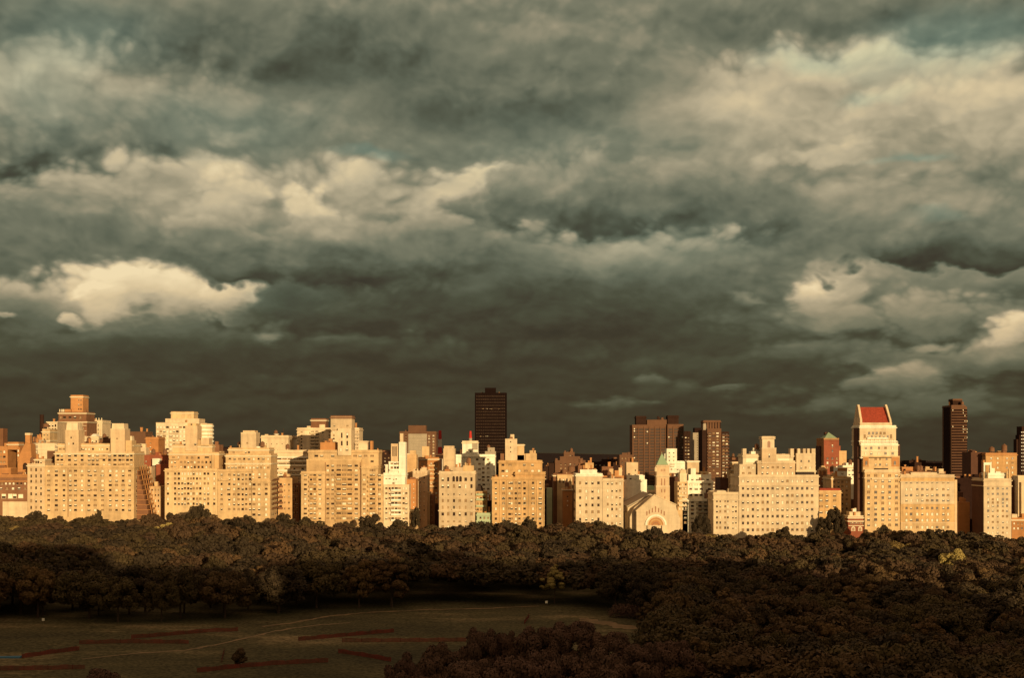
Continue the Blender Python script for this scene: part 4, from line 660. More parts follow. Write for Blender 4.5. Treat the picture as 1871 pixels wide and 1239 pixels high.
# pale six column block and the long turreted one
b = Bld('low pale block of paired windows joined to the turreted hospital-like block', 849.6, 'limestone', x=1326)
b.box(1303.5, 1352, 902, dep=24, cor=[903, 913], cm='limestone', junk=1); b.box(1308, 1330, 897, 902, dy=3, dep=14, top=.7); b.win([1310, 1316, 1325, 1330, 1339.3, 1344.6], [916, 926, 935, 946, 955.5, 965], 2.9, 4.4, wt='mix'); b.done()
b = Bld('long pale block of sixteen window columns with a slim central tower and battlemented wings', 849, 'limestone', x=1424)
b.box(1350.3, 1496, 870.5, dep=34, cor=[871, 887], cm='limestone'); b.box(1351, 1381, 851, 871, dy=3, dep=22); b.box(1384, 1453, 844.5, 871, dy=2.6, dep=24, cor=[845.5], cm='limestone'); b.box(1357, 1393, 832.5, 852, dy=6, dep=18, cor=[833.5]); b.box(1418, 1450, 832.5, 846, dy=6, dep=18, cor=[833.5])
b.box(1392, 1418.5, 821, 846, dy=2, dep=12, name='tower'); b.box(1392.6, 1415, 797.5, 822, dy=2.8, dep=9, name='tower', cor=[798.5, 801], cm='limestone'); k = MB(); X, z, y = WX(1405, 851.8), WZ(812, 851.8), 851.8; k.prism([(X - .9, z - 2.2), (X + .9, z - 2.2), (X + .9, z + 1.4), (X + .5, z + 2), (X, z + 2.3), (X - .5, z + 2), (X - .9, z + 1.4)], y - .12, y + .1); b.part('arched_window', k, ['warm_glass']); b.win([1405.5], [833], 2.6, 8, dy=2, wt='dark')
for x in (1357, 1444): b.box(x, x + 7, 820, 834, dy=5, dep=6, name='turret')
b.box(1372, 1391, 825, 834, dy=9, dep=8, m='white_brick', junk=3); b.panel(1363, 1383, 838, 845, 'blind', dy=6, name='sun_blind'); b.panel(1421, 1442, 838.5, 845, 'blind', dy=6, name='sun_blind')
b.box(1455, 1490, 831, 871, dy=10, dep=18, name='wing', cor=[861]); b.box(1449, 1456, 820, 871, dy=14, dep=14, name='wing', m='dark_brick_and_shade')  # narrow dark wing stands in for a shadow beside the battlements
for x in (1457, 1467, 1474.5, 1483): b.box(x, x + (5.5 if x < 1480 else 7), 820, 832, dy=10.2, dep=5, name='merlon')
b.box(1455, 1490, 863, 871, dy=1.6, dep=6, m='tar_roof', name='roof_canopy', top=.9); b.win([1464, 1478], [843], 2.8, 4, dy=10, wt='dark'); b.win([1464, 1472, 1480], [855], 3.4, 4, dy=10, wt='mix')
b.win([1359, 1368, 1376], [855], 3.6, 4.4, dy=3, wt='bright'); b.win([1358, 1370], [865], 5, 4, dy=3, wt='tone'); b.win([1393.5, 1403, 1412, 1421, 1432, 1445], [854.5], 4, 4.4, dy=2.6, wt='mix'); b.win((1393, 1448, 7), [865], 4, 5.2, dy=2.6, wt='bright')
cc = [1357.6 + i * 9.02 for i in range(15)]
b.win(cc, [879.5], 4, 5, wt='bright')
for yy, wt in ((893, 'dark'), (906, 'mix'), (918.5, 'mix'), (931.5, 'mix'), (944, 'dark'), (956.5, 'mix'), (969, 'tone')): b.win(cc, [yy], 4.1, 5.4, wt=wt)
b.bands(1351, 1495.5, [887.5], .9, out=.25, m='limestone'); b.side(1496, (893, 960, 6), 5, 34)
b.done()
b = Bld('red brick tower with a green pyramid roof', 1010, 'red_brick', x=1518, name='brick_tower')
b.box(1505, 1533, 803, dep=24, m='orange_brick'); b.panel(1505.2, 1532.8, 804, 870, 'red_brick'); b.box(1498, 1505.2, 815, dy=8, dep=14, m='dark_brick_and_shade'); b.box(1533, 1547, 824, dy=2, dep=16, m='tan_brick'); b.box(1531, 1536, 815, dy=3, dep=10)  # dark box at the left stands in for the tower's shaded side
k = MB(); k.pyr(WX(1505, 1010), WX(1532.5, 1010), 1009.5, 1028, WZ(803.5, 1010) + .1, WZ(790, 1010), 0, .02); b.part('roof', k, ['copper_green']); b.box(1507, 1513, 790, 806, dy=10, dep=4, name='chimney', m='dark_brick_and_shade'); b.win([1512, 1521, 1529], [838, 846, 854], 3.4, 4, dy=-.15, wt='bright'); b.win([1521], [815, 824], 3, 5, dy=-.15, wt='tone'); b.done()
b = Bld('tan house with a round wooden water tank below the red brick tower', 930, 'tan_brick', x=1524)
b.box(1516, 1531, 868, dep=16, cor=[869]); b.tank(1522, 850, 868, 6, dy=5); b.box(1496, 1517, 868, dy=6, dep=14, m='brown_brick', junk=4); b.box(1498, 1512, 858, dy=14, dep=8, m='tan_brick', junk=2); b.win([1504], [880, 888], 7, 3, dy=6, wt='tone'); b.done()
b = Bld('white rooftop studio with a red-orange band beside the water tank', 915, 'white_brick', x=1539, name='rooftop_studio')
b.box(1530.5, 1548, 855, dep=12); b.panel(1530.6, 1548, 855.2, 861, 'orange_brick'); b.win([1539], [866], 4, 3, wt='bright'); b.done()
b = Bld('white stepped roof terraces left of the shaded flank of the red-roofed tower', 945, 'white_brick', x=1552)
b.box(1540, 1563, 853, dep=14, cor=[854], junk=2); b.box(1546, 1562, 846, 854, dy=3, dep=8); b.win([1546, 1552, 1558], [860, 868], 3.4, 3); b.done()
b = Bld('grey-brown apartment front with quoin-like window bays beside the dark street', 880, 'tan_brick', x=1540)
b.box(1519, 1555, 874, dep=24, cor=[875], junk=2); b.win([1524, 1532, 1539, 1547], [881, 889, 897, 905, 913, 921, 930, 940, 950], 3.4, 4, wt='mix'); b.done()
b = Bld('tan clubhouse with a dark red mansard roof and arched windows', 866, 'gold_brick', x=1516, name='clubhouse')
b.box(1496.6, 1537, 899, dep=16, cor=[900], cm='tan_brick'); b.box(1496.6, 1537.2, 893, 899, dep=15, dy=.3, top=.93, m='red_tile', name='roof'); b.win([1500, 1511, 1525], [906, 915, 926, 937], 5.5, 4.6, wt='mix'); b.done()
b = Bld('small red brick townhouse with white trim and round-topped windows', 851.5, 'red_brick', x=1563, name='townhouse', cat='house')
b.box(1549.5, 1580, 945, dep=14, cor=[946, 952], cm='pale_trim'); b.box(1552, 1578, 938, 946, dy=3, dep=8, m='cream_stone', junk=2); b.box(1558, 1567, 930, 939, dy=5, dep=4, m='white_brick', name='stair_house'); b.win((1554, 1576, 7), [956.5], 2.2, 3, wt='dark', fr='pale_trim'); b.bands(1550, 1579.5, [961], 1.4, m='pale_trim')
for x in (1559, 1571.5):
    k = MB(); X, z, y = WX(x, 851.5), WZ(967, 851.5), 851.5; k.prism([(X - 1.3, z - 1.4), (X + 1.3, z - 1.4), (X + 1.3, z + .5), (X + .9, z + 1.3), (X, z + 1.7), (X - .9, z + 1.3), (X - 1.3, z + .5)], y - .14, y + .1); b.part('arched_window', k, ['pale_trim'])
    k = MB(); k.prism([(X - .8, z - 1.2), (X + .8, z - 1.2), (X + .8, z + .4), (X, z + 1.1), (X - .8, z + .4)], y - .2, y + .1); b.part('window', k, ['warm_glass'])
b.done()
# red-roofed tower
Y = 850.2
b = Bld('tall ornate stone tower with a steep red tiled roof between pale gable walls', Y, 'limestone', x=1612, name='hotel_tower')
b.box(1580, 1644.5, 861, dep=26, cor=[862, 873], m='tan_brick', cm='cream_stone'); b.box(1576.5, 1644, 836, 861, dy=1.4, dep=24, m='tan_brick'); b.box(1573, 1641, 812, 836, dy=2.2, dep=22, cor=[813, 836], m='cream_stone', cm='white_brick'); b.box(1570.5, 1637.5, 780, 812, dy=2.8, dep=20, cor=[781, 806], m='cream_stone', cm='white_brick')
b.panel(1577, 1587, 836, 853, 'orange_brick', dy=1.4); b.panel(1629, 1643, 836, 853, 'orange_brick', dy=1.4); b.panel(1598, 1622, 856, 861, 'tar_roof', dy=1.4, out=1.2, name='awning')
x0, x1 = WX(1575.5, Y + 3), WX(1626, Y + 3); z0, z1 = WZ(775, Y + 3), WZ(743.5, Y + 3); k = MB()
k.v = [(x0, Y + 3.6, z0), (x1, Y + 3.6, z0), (x1 - 1.2, Y + 11, z1), (x0, Y + 11, z1), (x0, Y + 19, z0), (x1, Y + 19, z0)]; k.f = [(0, 1, 2, 3), (5, 4, 3, 2), (1, 5, 2), (4, 0, 3), (1, 0, 4, 5)]; k.m = [0] * 5; b.part('roof', k, ['red_tile'])
b.box(1570.8, 1630, 775, 781, dy=3, dep=17, name='parapet_storey', m='cream_stone')
for xa, xb, lean in ((1571.6, 1575.4, 0), (1626.2, 1629.6, -1.2)):           # curved gable walls with coping
    a0, a1 = WX(xa, Y + 3), WX(xb, Y + 3); k = MB(); prof = [(2.7, z0 - .5), (3.2, z0 + 3), (5, z0 + 5.5), (7.6, z1 - 1), (9.6, z1 + 1.6), (12.4, z1 + 1.6), (15, z1 - 2), (18, z0 + 4), (19.4, z0 - .5)]; n = len(prof)
    k.v = [(a0 + lean * max(0, (z - z0) / (z1 - z0)), Y + d, z) for d, z in prof] + [(a1 + lean * max(0, (z - z0) / (z1 - z0)), Y + d, z) for d, z in prof]
    k.f = [tuple(range(n)), tuple(range(2 * n - 1, n - 1, -1))] + [((i + 1) % n, i, n + i, n + (i + 1) % n) for i in range(n)]; k.m = [0] * len(k.f); b.part('gable_wall', k, ['cream_stone'])
for x in (1580, 1588, 1595, 1602, 1609, 1616, 1628): b.win([x], [798 if x in (1580, 1628) else 792], 3.4, 7 if x in (1580, 1628) else 5, dy=2.8, wt='tone')
b.win((1586, 1622, 6), [798.5], 2.6, 4.6, dy=2.8, wt='dark'); b.balc(1584, 1622, [802], dy=2.8, out=1, h=.8, m='white_brick'); b.win([1582, 1592, 1606, 1618, 1631], [819, 829], 4, 4.4, dy=2.2, wt='mix'); b.bands(1573.5, 1640.5, [807.5, 824, 834], .8, dy=2.1, out=.6, m='white_brick')
for x in (1578, 1585, 1592, 1599, 1606, 1613, 1620, 1627, 1634): b.box(x - .8, x + .8, 804, 807, dy=2.2, dep=.8, name='corbel', m='white_brick')
b.win([1583, 1635], [846.5], 4, 8, dy=1.25, wt='dark'); b.win([1600, 1608, 1620], [839.5, 849.5], 3.4, 4, dy=1.4, wt='tone')
b.win([1587, 1600, 1613, 1625.5, 1638], [869.5, 879.5, 889.5, 900, 910, 920, 930.5, 940.5, 950, 960], 5, 5.2, wt='mix'); b.balc(1592, 1632, [876], out=.9, h=.7, m='cream_stone'); b.side(1580, (880, 950, 7), 4, 26, sgn=-1); b.box(1566.5, 1580.4, 782, dy=5, dep=10, m='dark_brick_and_shade', name='shade_toned_side'); b.box(1641, 1644.5, 812, 862, dy=8, dep=12, m='dark_brick_and_shade', name='shade_toned_side'); b.done()  # dark side boxes put the tower's shaded faces into colour
b = Bld('clubhouse-like stone and brick block with nine window columns and a carved cornice', 849.7, 'gold_brick', x=1695, name='club_block')
b.box(1645.4, 1744, 870, dep=28, cor=[871, 880], cm='limestone'); b.panel(1645.6, 1743.8, 881, 920, 'limestone', name='stone_facing'); b.panel(1645.6, 1743.8, 957, 1000, 'tan_brick', name='stone_facing'); b.box(1744, 1749, 877, dy=3, dep=22, m='cream_stone'); b.bands(1645.6, 1744, [921, 956], 1.2, out=.5, m='limestone'); b.box(1664, 1712, 866, 870, dy=.8, dep=3, m='limestone', name='balustrade')
c9 = [1656.3, 1664.7, 1676, 1685.3, 1694.3, 1703.3, 1712.3, 1723.7, 1732.3]
b.win(c9, [882], 3.4, 4, dy=-.15, wt='dark'); b.win(c9, [894.5, 905.5, 915], 4, 4.6, dy=-.15, wt='mix'); b.win(c9, [929], 3.8, 4.6, wt='dark'); b.win(c9, [940], 4.4, 5, wt='bright'); b.win(c9, [951], 4.4, 5, wt='bright'); b.win(c9, [964], 4.4, 5, dy=-.15, wt='bright'); b.done()
b = Bld('cluster of tan and brown rooftop houses above the carved-cornice block', 930, 'brown_brick', x=1690)
b.box(1646, 1728, 864, dep=22, junk=9); b.box(1648, 1676, 856, dy=8, dep=10, m='orange_brick', junk=2); b.box(1671, 1684, 845, dy=20, dep=8, m='umber', junk=2); b.box(1690, 1704, 857, dy=4, dep=6, m='tan_brick', junk=2); b.box(1715, 1726, 862, dy=-10, dep=5, m='cream_stone', junk=1); b.done()
b = Bld('dark ribbed round-cornered apartment tower standing alone on the right', 1400, 'umber', x=1748, name='apartment_tower')
b.box(1738.5, 1764, 742, dep=30, m='dim_brown', cor=[743], cm='dim_brown'); b.box(1735, 1738.5, 744, dy=5, dep=20, m='deep_brown'); k = MB(); k.cyl(WX(1764, 1400), 1407, 0, WZ(743, 1400), 6.8 * 1400 / F, n=18); b.part('rounded_corner', k, ['dim_brown']); b.box(1741, 1758, 730.5, 743, dy=8, dep=14, m='umber', name='roof_cap', cor=[731], cm='dim_brown')
for i, yy in enumerate([748 + j * 5.0 for j in range(28)]):
    k = MB(); z0, z1 = WZ(yy + 3.2, 1400), WZ(yy, 1400); k.box(WX(1739.5, 1400), WX(1764, 1400), 1399.2, 1400.1, z0, z1); k.cyl(WX(1764, 1400), 1407, z0, z1, 7.1 * 1400 / F, n=18); b.part('window_band', k, ['deep_brown'])
b.win([1741, 1760, 1763, 1767], [748 + j * 5 + 1.6 for j in range(12)], 1.6, 2, dy=-1.2, wt='bright', skip=.5); b.done()
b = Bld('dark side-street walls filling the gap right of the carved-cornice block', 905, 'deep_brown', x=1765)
b.box(1744, 1802, 876, dep=30, junk=4); b.box(1752, 1772, 918, dy=-30, dep=12, m='orange_brick', junk=3); b.box(1745, 1760, 900, dy=-10, dep=8, m='dark_brick_and_shade'); b.done()  # deep brown walls carry the shade of the gap in their colour
b = Bld('tall shaded brick block with tan front and two rooftop water tanks at the right', 1000, 'gold_brick', x=1828)
b.box(1801, 1858, 830, dep=28, cor=[831], m='gold_brick', cm='orange_brick', junk=2); b.box(1774, 1802, 829, dy=8, dep=20, m='dark_brick_and_shade', junk=3); b.tank(1812, 816, 830, 5, dy=8); b.tank(1835, 811, 830, 5, dy=10); b.win([1811, 1823, 1840, 1850], [838, 846, 855, 864], 3.4, 3.4, wt='bright'); b.done()  # dark box at the left carries the block's shaded face
b = Bld('pale slab of five window columns with a bare white frame and posts on its roof', 848.8, 'limestone', x=1823)
b.box(1797.5, 1848, 877, dep=21, cor=[878, 888], cm='limestone'); b.box(1804, 1840, 867, 877, dy=3, dep=12, m='white_brick', cor=[868], cm='white_brick'); X0 = WX(1797.5, 848.8); k = MB(); k.box(X0 - .25, X0 + .2, 850, 869.5, gz(X0) - 3, WZ(880, 848.8)); b.part('shade_toned_flank', k, ['dark_brick_and_shade'])  # thin dark skin puts the left flank's shade into its colour
k = MB(); Yk = 853
for x in (1797.5, 1809): k.box(WX(x, Yk), WX(x + 2.6, Yk), Yk, Yk + 1.2, WZ(877, Yk) + .9, WZ(850, Yk))
k.box(WX(1797.5, Yk), WX(1811.6, Yk), Yk - .02, Yk + 1.22, WZ(850, Yk) + .001, WZ(845.5, Yk)); b.part('roof_frame', k, ['white_brick']); b.box(1811, 1818, 856, 868, dy=6, dep=4, m='white_brick', name='bulkhead')
for x in (1797, 1804, 1839, 1843): b.box(x, x + 2.2, 862 if x < 1840 else 857, 877, dy=1, dep=1.2, name='chimney', m='tan_brick')
b.box(1796, 1800, 841, 868, dy=12, dep=3, name='chimney', m='orange_brick'); c5 = [1805.5, 1814, 1823, 1832.5, 1840]
b.win(c5, [893, 903], 3.4, 4, wt='dark'); b.win(c5, [913, 919], 3.6, 4.6, wt='mix'); b.win(c5, [925, 934, 944], 3.4, 4.4, wt='mix'); b.win(c5, [954.5, 965, 974], 3.4, 4, wt='mix'); b.done()
b = Bld('black stepped tower cut off by the right edge', 1350, 'deep_brown', x=1868, name='office_tower')
b.box(1867, 1920, 781, dep=14, m='umber'); b.box(1862, 1867, 795, dy=1, dep=10); b.box(1857, 1862, 803, dy=2, dep=8, m='umber'); b.win([1867, 1870, 1874], (790, 860, 12), 2, 2.4, wt='plain'); b.done()
b = Bld('dark red-brown block at the right edge with a lit cream corner', 880, 'dark_brick_and_shade', x=1862)
b.box(1847, 1906, 880, dep=24, junk=4); b.box(1860, 1906, 872, dy=-6, dep=10, m='cream_stone', name='corner_bay'); b.box(1866, 1906, 884, dy=-8, dep=8, m='cream_stone', name='corner_bay'); b.done()
b = Bld('low brick house with lit windows at the foot of the right edge', 851, 'orange_brick', x=1862, name='townhouse', cat='house')
b.box(1848.4, 1900, 949, dep=12, cor=[950], junk=1); b.box(1849, 1859, 940, 950, dy=2, dep=5, m='cream_stone'); b.win([1853, 1860, 1867, 1874], [957, 966], 3.4, 3.6, wt='bright'); b.done()
# dark roofs between the front row and the towers, closing the side streets; their shade is put into the brick colour
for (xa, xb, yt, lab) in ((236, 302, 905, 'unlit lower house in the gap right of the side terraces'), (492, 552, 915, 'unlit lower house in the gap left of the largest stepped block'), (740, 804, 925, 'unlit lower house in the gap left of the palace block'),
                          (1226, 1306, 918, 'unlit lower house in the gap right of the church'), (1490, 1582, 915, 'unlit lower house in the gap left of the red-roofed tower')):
    b = Bld(lab, 925 + rnd.random() * 10, 'dark_brick_and_shade', x=(xa + xb) / 2); b.box(xa, xb, yt, dep=20, junk=5); b.done()

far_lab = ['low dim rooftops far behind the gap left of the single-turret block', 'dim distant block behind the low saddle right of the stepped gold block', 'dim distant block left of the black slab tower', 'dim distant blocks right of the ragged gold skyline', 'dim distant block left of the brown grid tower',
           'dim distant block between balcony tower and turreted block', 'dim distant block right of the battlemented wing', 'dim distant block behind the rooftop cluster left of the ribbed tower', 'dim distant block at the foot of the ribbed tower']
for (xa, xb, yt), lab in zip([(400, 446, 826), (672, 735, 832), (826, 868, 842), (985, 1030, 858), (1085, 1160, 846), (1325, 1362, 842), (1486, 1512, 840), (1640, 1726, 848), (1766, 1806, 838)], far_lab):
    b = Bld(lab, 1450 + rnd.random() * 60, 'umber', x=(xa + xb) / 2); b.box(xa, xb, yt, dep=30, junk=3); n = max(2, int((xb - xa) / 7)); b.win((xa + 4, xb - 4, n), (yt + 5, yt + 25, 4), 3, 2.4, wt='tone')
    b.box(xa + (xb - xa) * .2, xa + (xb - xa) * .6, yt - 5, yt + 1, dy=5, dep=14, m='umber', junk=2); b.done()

# ------------------------------------------------------------------ apartment blocks on the viewer's side of the park: they stand behind the viewer and shade it
xx = -520
SHADE = []
while xx < 1150:
    w = rnd.uniform(38, 72); hgt = (99 + rnd.uniform(-8, 6)) if xx < 300 else (76 + rnd.uniform(-12, 12))
    c = empty('apartment_building', (xx + w / 2, -40, gz(xx)), 'tall grey stone apartment block on the viewer\'s own side of the park', 'building', 'apartment blocks behind the viewer'); o = c.location
    k = MB(); k.box(xx, xx + w, -70, -30, gz(xx) - 3, hgt - 14); link('wall', k.mesh('wall', ['grey_stone'], o), c)
    k = MB(); k.box(xx + 5, xx + w - 5, -66, -34, hgt - 14.5, hgt); link('upper_storeys', k.mesh('upper_storeys', ['grey_stone'], o), c)
    k = MB(); k.box(xx - .5, xx + w + .5, -70.5, -29.5, hgt - 15.4, hgt - 14.3); link('cornice', k.mesh('cornice', ['pale_trim'], o), c)
    if rnd.random() < .3:
        xa = xx + rnd.uniform(6, w - 20); k = MB(); k.box(xa, xa + 12, -58, -44, hgt - .4, hgt + rnd.uniform(6, 22)); link('tower', k.mesh('tower', ['grey_stone'], o), c)
    xx += w + rnd.choice((.3, .3, .3, 9))

# ------------------------------------------------------------------ trees
def crown_quads(seed, Rr, H, zc, lobes, n, size, lob=(.24, .40), flat=.75, drop=-.25, jit=.36, cone=0.0):
    g_ = np.random.default_rng(seed)
    d = g_.normal(size=(lobes * 4, 3)); d /= np.linalg.norm(d, axis=1)[:, None]; d = d[d[:, 2] > drop][:lobes]
    rr = g_.uniform(.55, .86, len(d))[:, None] * (1 + .16 * np.sin(3 * np.arctan2(d[:, 1], d[:, 0]) + seed))[:, None]
    sc_ = np.array([Rr, Rr, H]); c = d * rr * sc_
    if cone: c[:, :2] *= (1 - cone * np.clip((c[:, 2:3] + H * .3) / (H * 1.2), 0, 1))
    lr = g_.uniform(lob[0], lob[1], len(d)) * Rr
    k = g_.choice(len(c), n, p=(lr ** 2) / (lr ** 2).sum()); e = g_.normal(size=(n, 3)); e[:, 2] += .35; e /= np.linalg.norm(e, axis=1)[:, None]
    # keep leaves that sit outside the neighbouring clumps as far as possible
    p = c[k] + e * (lr[k] * g_.uniform(.78, 1.08, n))[:, None] * np.array([1, 1, flat]); p[:, 2] += zc
    nrm = e + g_.normal(size=(n, 3)) * jit; nrm /= np.linalg.norm(nrm, axis=1)[:, None]
    a = np.cross(nrm, g_.normal(size=(n, 3))); a /= np.linalg.norm(a, axis=1)[:, None]; b_ = np.cross(nrm, a); s = (size * g_.uniform(.6, 1.25, n))[:, None] / 2
    V = np.stack([p - a * s - b_ * s * .8, p + a * s * .9 - b_ * s * .5, p + a * s + b_ * s, p - a * s * .7 + b_ * s * .8], 1)
    return V.reshape(-1, 3)
def quad_mesh(name, V, m):
    me = bpy.data.meshes.new(name); n = len(V) // 4; me.vertices.add(n * 4); me.loops.add(n * 4); me.polygons.add(n)
    me.vertices.foreach_set('co', V.astype(np.float32).ravel()); me.loops.foreach_set('vertex_index', np.arange(n * 4, dtype=np.int32)); me.polygons.foreach_set('loop_start', np.arange(0, n * 4, 4, dtype=np.int32))
    me.materials.append(M(m)); me.update(calc_edges=True); me.validate(); return me
def trunk_mesh(h, r, seed, limbs=5, spread=3.5):
    b = MB(); g_ = random.Random(seed)
    def limb(p, q, r0, r1, n=7):
        p, q = Vector(p), Vector(q); ax = (q - p).normalized(); u = ax.orthogonal().normalized(); v = ax.cross(u); k = len(b.v)
        for c, rr in ((p, r0), (q, r1)):
            for i in range(n): a = 2 * math.pi * i / n; w = c + (u * math.cos(a) + v * math.sin(a)) * rr; b.v.append(tuple(w))
        for i in range(n): b.f.append((k + i, k + (i + 1) % n, k + n + (i + 1) % n, k + n + i)); b.m.append(0)
    limb((0, 0, -1), (0, 0, .8), r * 1.5, r); limb((0, 0, .75), (.15, .1, h * .42), r, r * .7); limb((.15, .1, h * .41), (.1, -.2, h * .75), r * .7, r * .25)
    for i in range(limbs):
        a = 2 * math.pi * (i + g_.random() * .6) / limbs; z = h * g_.uniform(.32, .5); s = spread * g_.uniform(.7, 1.1); mid = (s * .5 * math.cos(a), s * .5 * math.sin(a), z + h * .14)
        limb((.1, 0, z), mid, r * .42, r * .28); limb(mid, (s * math.cos(a), s * math.sin(a), z + h * .3), r * .28, r * .1)
    return b.mesh('trunk', ['bark'])
KINDS = []      # unit trees about 18 m tall
FM = ['foliage', 'foliage_green', 'foliage_warm', 'foliage_deep', 'foliage', 'foliage_green', 'foliage_deep', 'foliage', 'foliage_warm']
for i in range(9):
    m_ = FM[i]; i0 = i; i = i % 6
    sp = dict(Rr=(8.4, 9.8, 6.6, 9.0, 7.4, 10.6)[i], H=(8.2, 7.8, 8.8, 8.0, 8.6, 7.4)[i], zc=(9.4, 9.8, 9.0, 9.6, 9.2, 10.2)[i], drop=-.62)
    KINDS.append((quad_mesh('crown', crown_quads(40 + i0, lobes=58, n=11000, size=.62, lob=(.17, .30), **sp), m_), trunk_mesh(15, .42, i0)))
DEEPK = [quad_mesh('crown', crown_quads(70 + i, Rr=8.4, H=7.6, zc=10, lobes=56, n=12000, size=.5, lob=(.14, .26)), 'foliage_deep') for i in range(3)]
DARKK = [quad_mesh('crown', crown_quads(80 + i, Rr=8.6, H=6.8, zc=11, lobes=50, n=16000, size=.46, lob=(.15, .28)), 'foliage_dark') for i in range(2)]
def tree(X, Y, top, kd, label, group=None, mesh=None, name='broadleaf_tree', wide=1.0):
    s = top / 18.0; r_ = empty(name, (X, Y, gz(X)), label, 'tree', group); r_.rotation_euler = (0, 0, rnd.uniform(0, 6.28)); r_.scale = (s * wide, s * wide, s)
    link('crown', mesh or KINDS[kd][0], r_); link('trunk', KINDS[kd][1], r_); return r_
def edge_y(px):      # photo row of the far edge of the meadow
    xs = [-200, 0, 200, 430, 600, 800, 960, 1040, 1075]; ys = [1143, 1142, 1141, 1134, 1117, 1109, 1103, 1100, 1105]
    return float(np.interp(px, xs, ys))
spots = []; trng = random.Random(3); STEP = 14.6; j = 0; yv = 212.0
while yv < 808:
    xv = -yv * .42 - 18
    while xv < yv * .42 + 18:
        X = xv + trng.uniform(-4.4, 4.4) + (STEP / 2 if j % 2 else 0); Yp = yv + trng.uniform(-4.2, 4.2); xv += STEP
        px = CX + X / Yp * F; py = HY + (CAMZ - gz(X)) / Yp * F
        far = px < 1075 and py < edge_y(px) - 1.5; mid = px >= 1075 and py < 1112 + max(0, px - 1075) * .30
        right = px > 1215 + max(0, py - 1130) * .05 and py > 1100
        if far or mid or right: spots.append((Yp, X, px, py))
    yv += STEP * .87; j += 1
spots.sort()
def swell(X, Y, px, py):     # older and younger stands: heights change from one part of the wood to the next
    s_ = 2.6 * math.sin(X * .031 + Y * .017) + 2.2 * math.sin(Y * .049 - X * .021 + 1.3)
    if px > 1180: s_ += 4.5 * math.exp(-((py - 1135) / 22) ** 2) - 3.5 * math.exp(-((py - 1088) / 14) ** 2)
    return s_
ind = spots[:280]; rest = spots[280:]
for (Yp, X, px, py) in ind:
    top = (15.5, 17, 18.5)[trng.randrange(3)] + trng.uniform(-1, 1) + swell(X, Yp, px, py)
    under = next(n for lim, n in ((250, 'twin-turreted block'), (500, 'single-turret block'), (700, 'largest stepped block'), (870, 'palace block'), (1060, 'ragged gold block'), (1250, 'church'), (1500, 'sixteen-column block'), (1650, 'red-roofed tower'), (9999, 'bare-framed slab')) if px < lim)
    if Yp > 430: row = 'tree at the far edge of the meadow' if abs(py - edge_y(px)) < 14 and px < 1075 else 'dark tree deep in the wood beyond the meadow'
    elif Yp > 330: row = 'round crown in the middle of the right-hand wood'
    else: row = 'nearest dark crown low in the right-hand wood'
    lab = row + ', below the ' + under; grp = row.replace('tree', 'trees').replace('crown', 'crowns') + ', ' + under
    tree(X, Yp, top, trng.randrange(9), lab, grp, wide=trng.uniform(.82, 1.3))
far_k = [crown_quads(60 + i, Rr=(8.4, 9.4, 7.6, 9)[i], H=(6.6, 6, 7, 6.4)[i], zc=11, lobes=34, n=2300, size=1.15, lob=(.2, .33)) for i in range(4)]
chunks = []; cm_ = []; FS = ['foliage', 'foliage_deep', 'foliage_warm', 'foliage_green']
for (Yp, X, px, py) in rest:
    top = 16 + trng.uniform(-2.2, 2.2) + .8 * swell(X, Yp, px, py); q = far_k[trng.randrange(4)]; a = trng.uniform(0, 6.28); ca, sa = math.cos(a), math.sin(a); s = top / 18; w = trng.uniform(.7, 1.35)
    if Yp > 690: s *= 1.04
    cm_.append((trng.choice((0, 0, 1, 1, 2, 3, 3)), len(q) // 4))
    chunks.append(np.stack([(q[:, 0] * ca - q[:, 1] * sa) * w + X, (q[:, 0] * sa + q[:, 1] * ca) * w + Yp, q[:, 2] * s + gz(X)], 1))
me = quad_mesh('tree_canopy', np.concatenate(chunks), 'foliage')
for m_ in FS[1:]: me.materials.append(M(m_))
me.polygons.foreach_set('material_index', np.concatenate([np.full(n, i, dtype=np.int32) for i, n in cm_])); me.update()
fw_ = link('tree_canopy', me); tag(fw_, 'far wood of crowded crowns reaching up to the foot of the skyline', 'wood', kind='stuff')
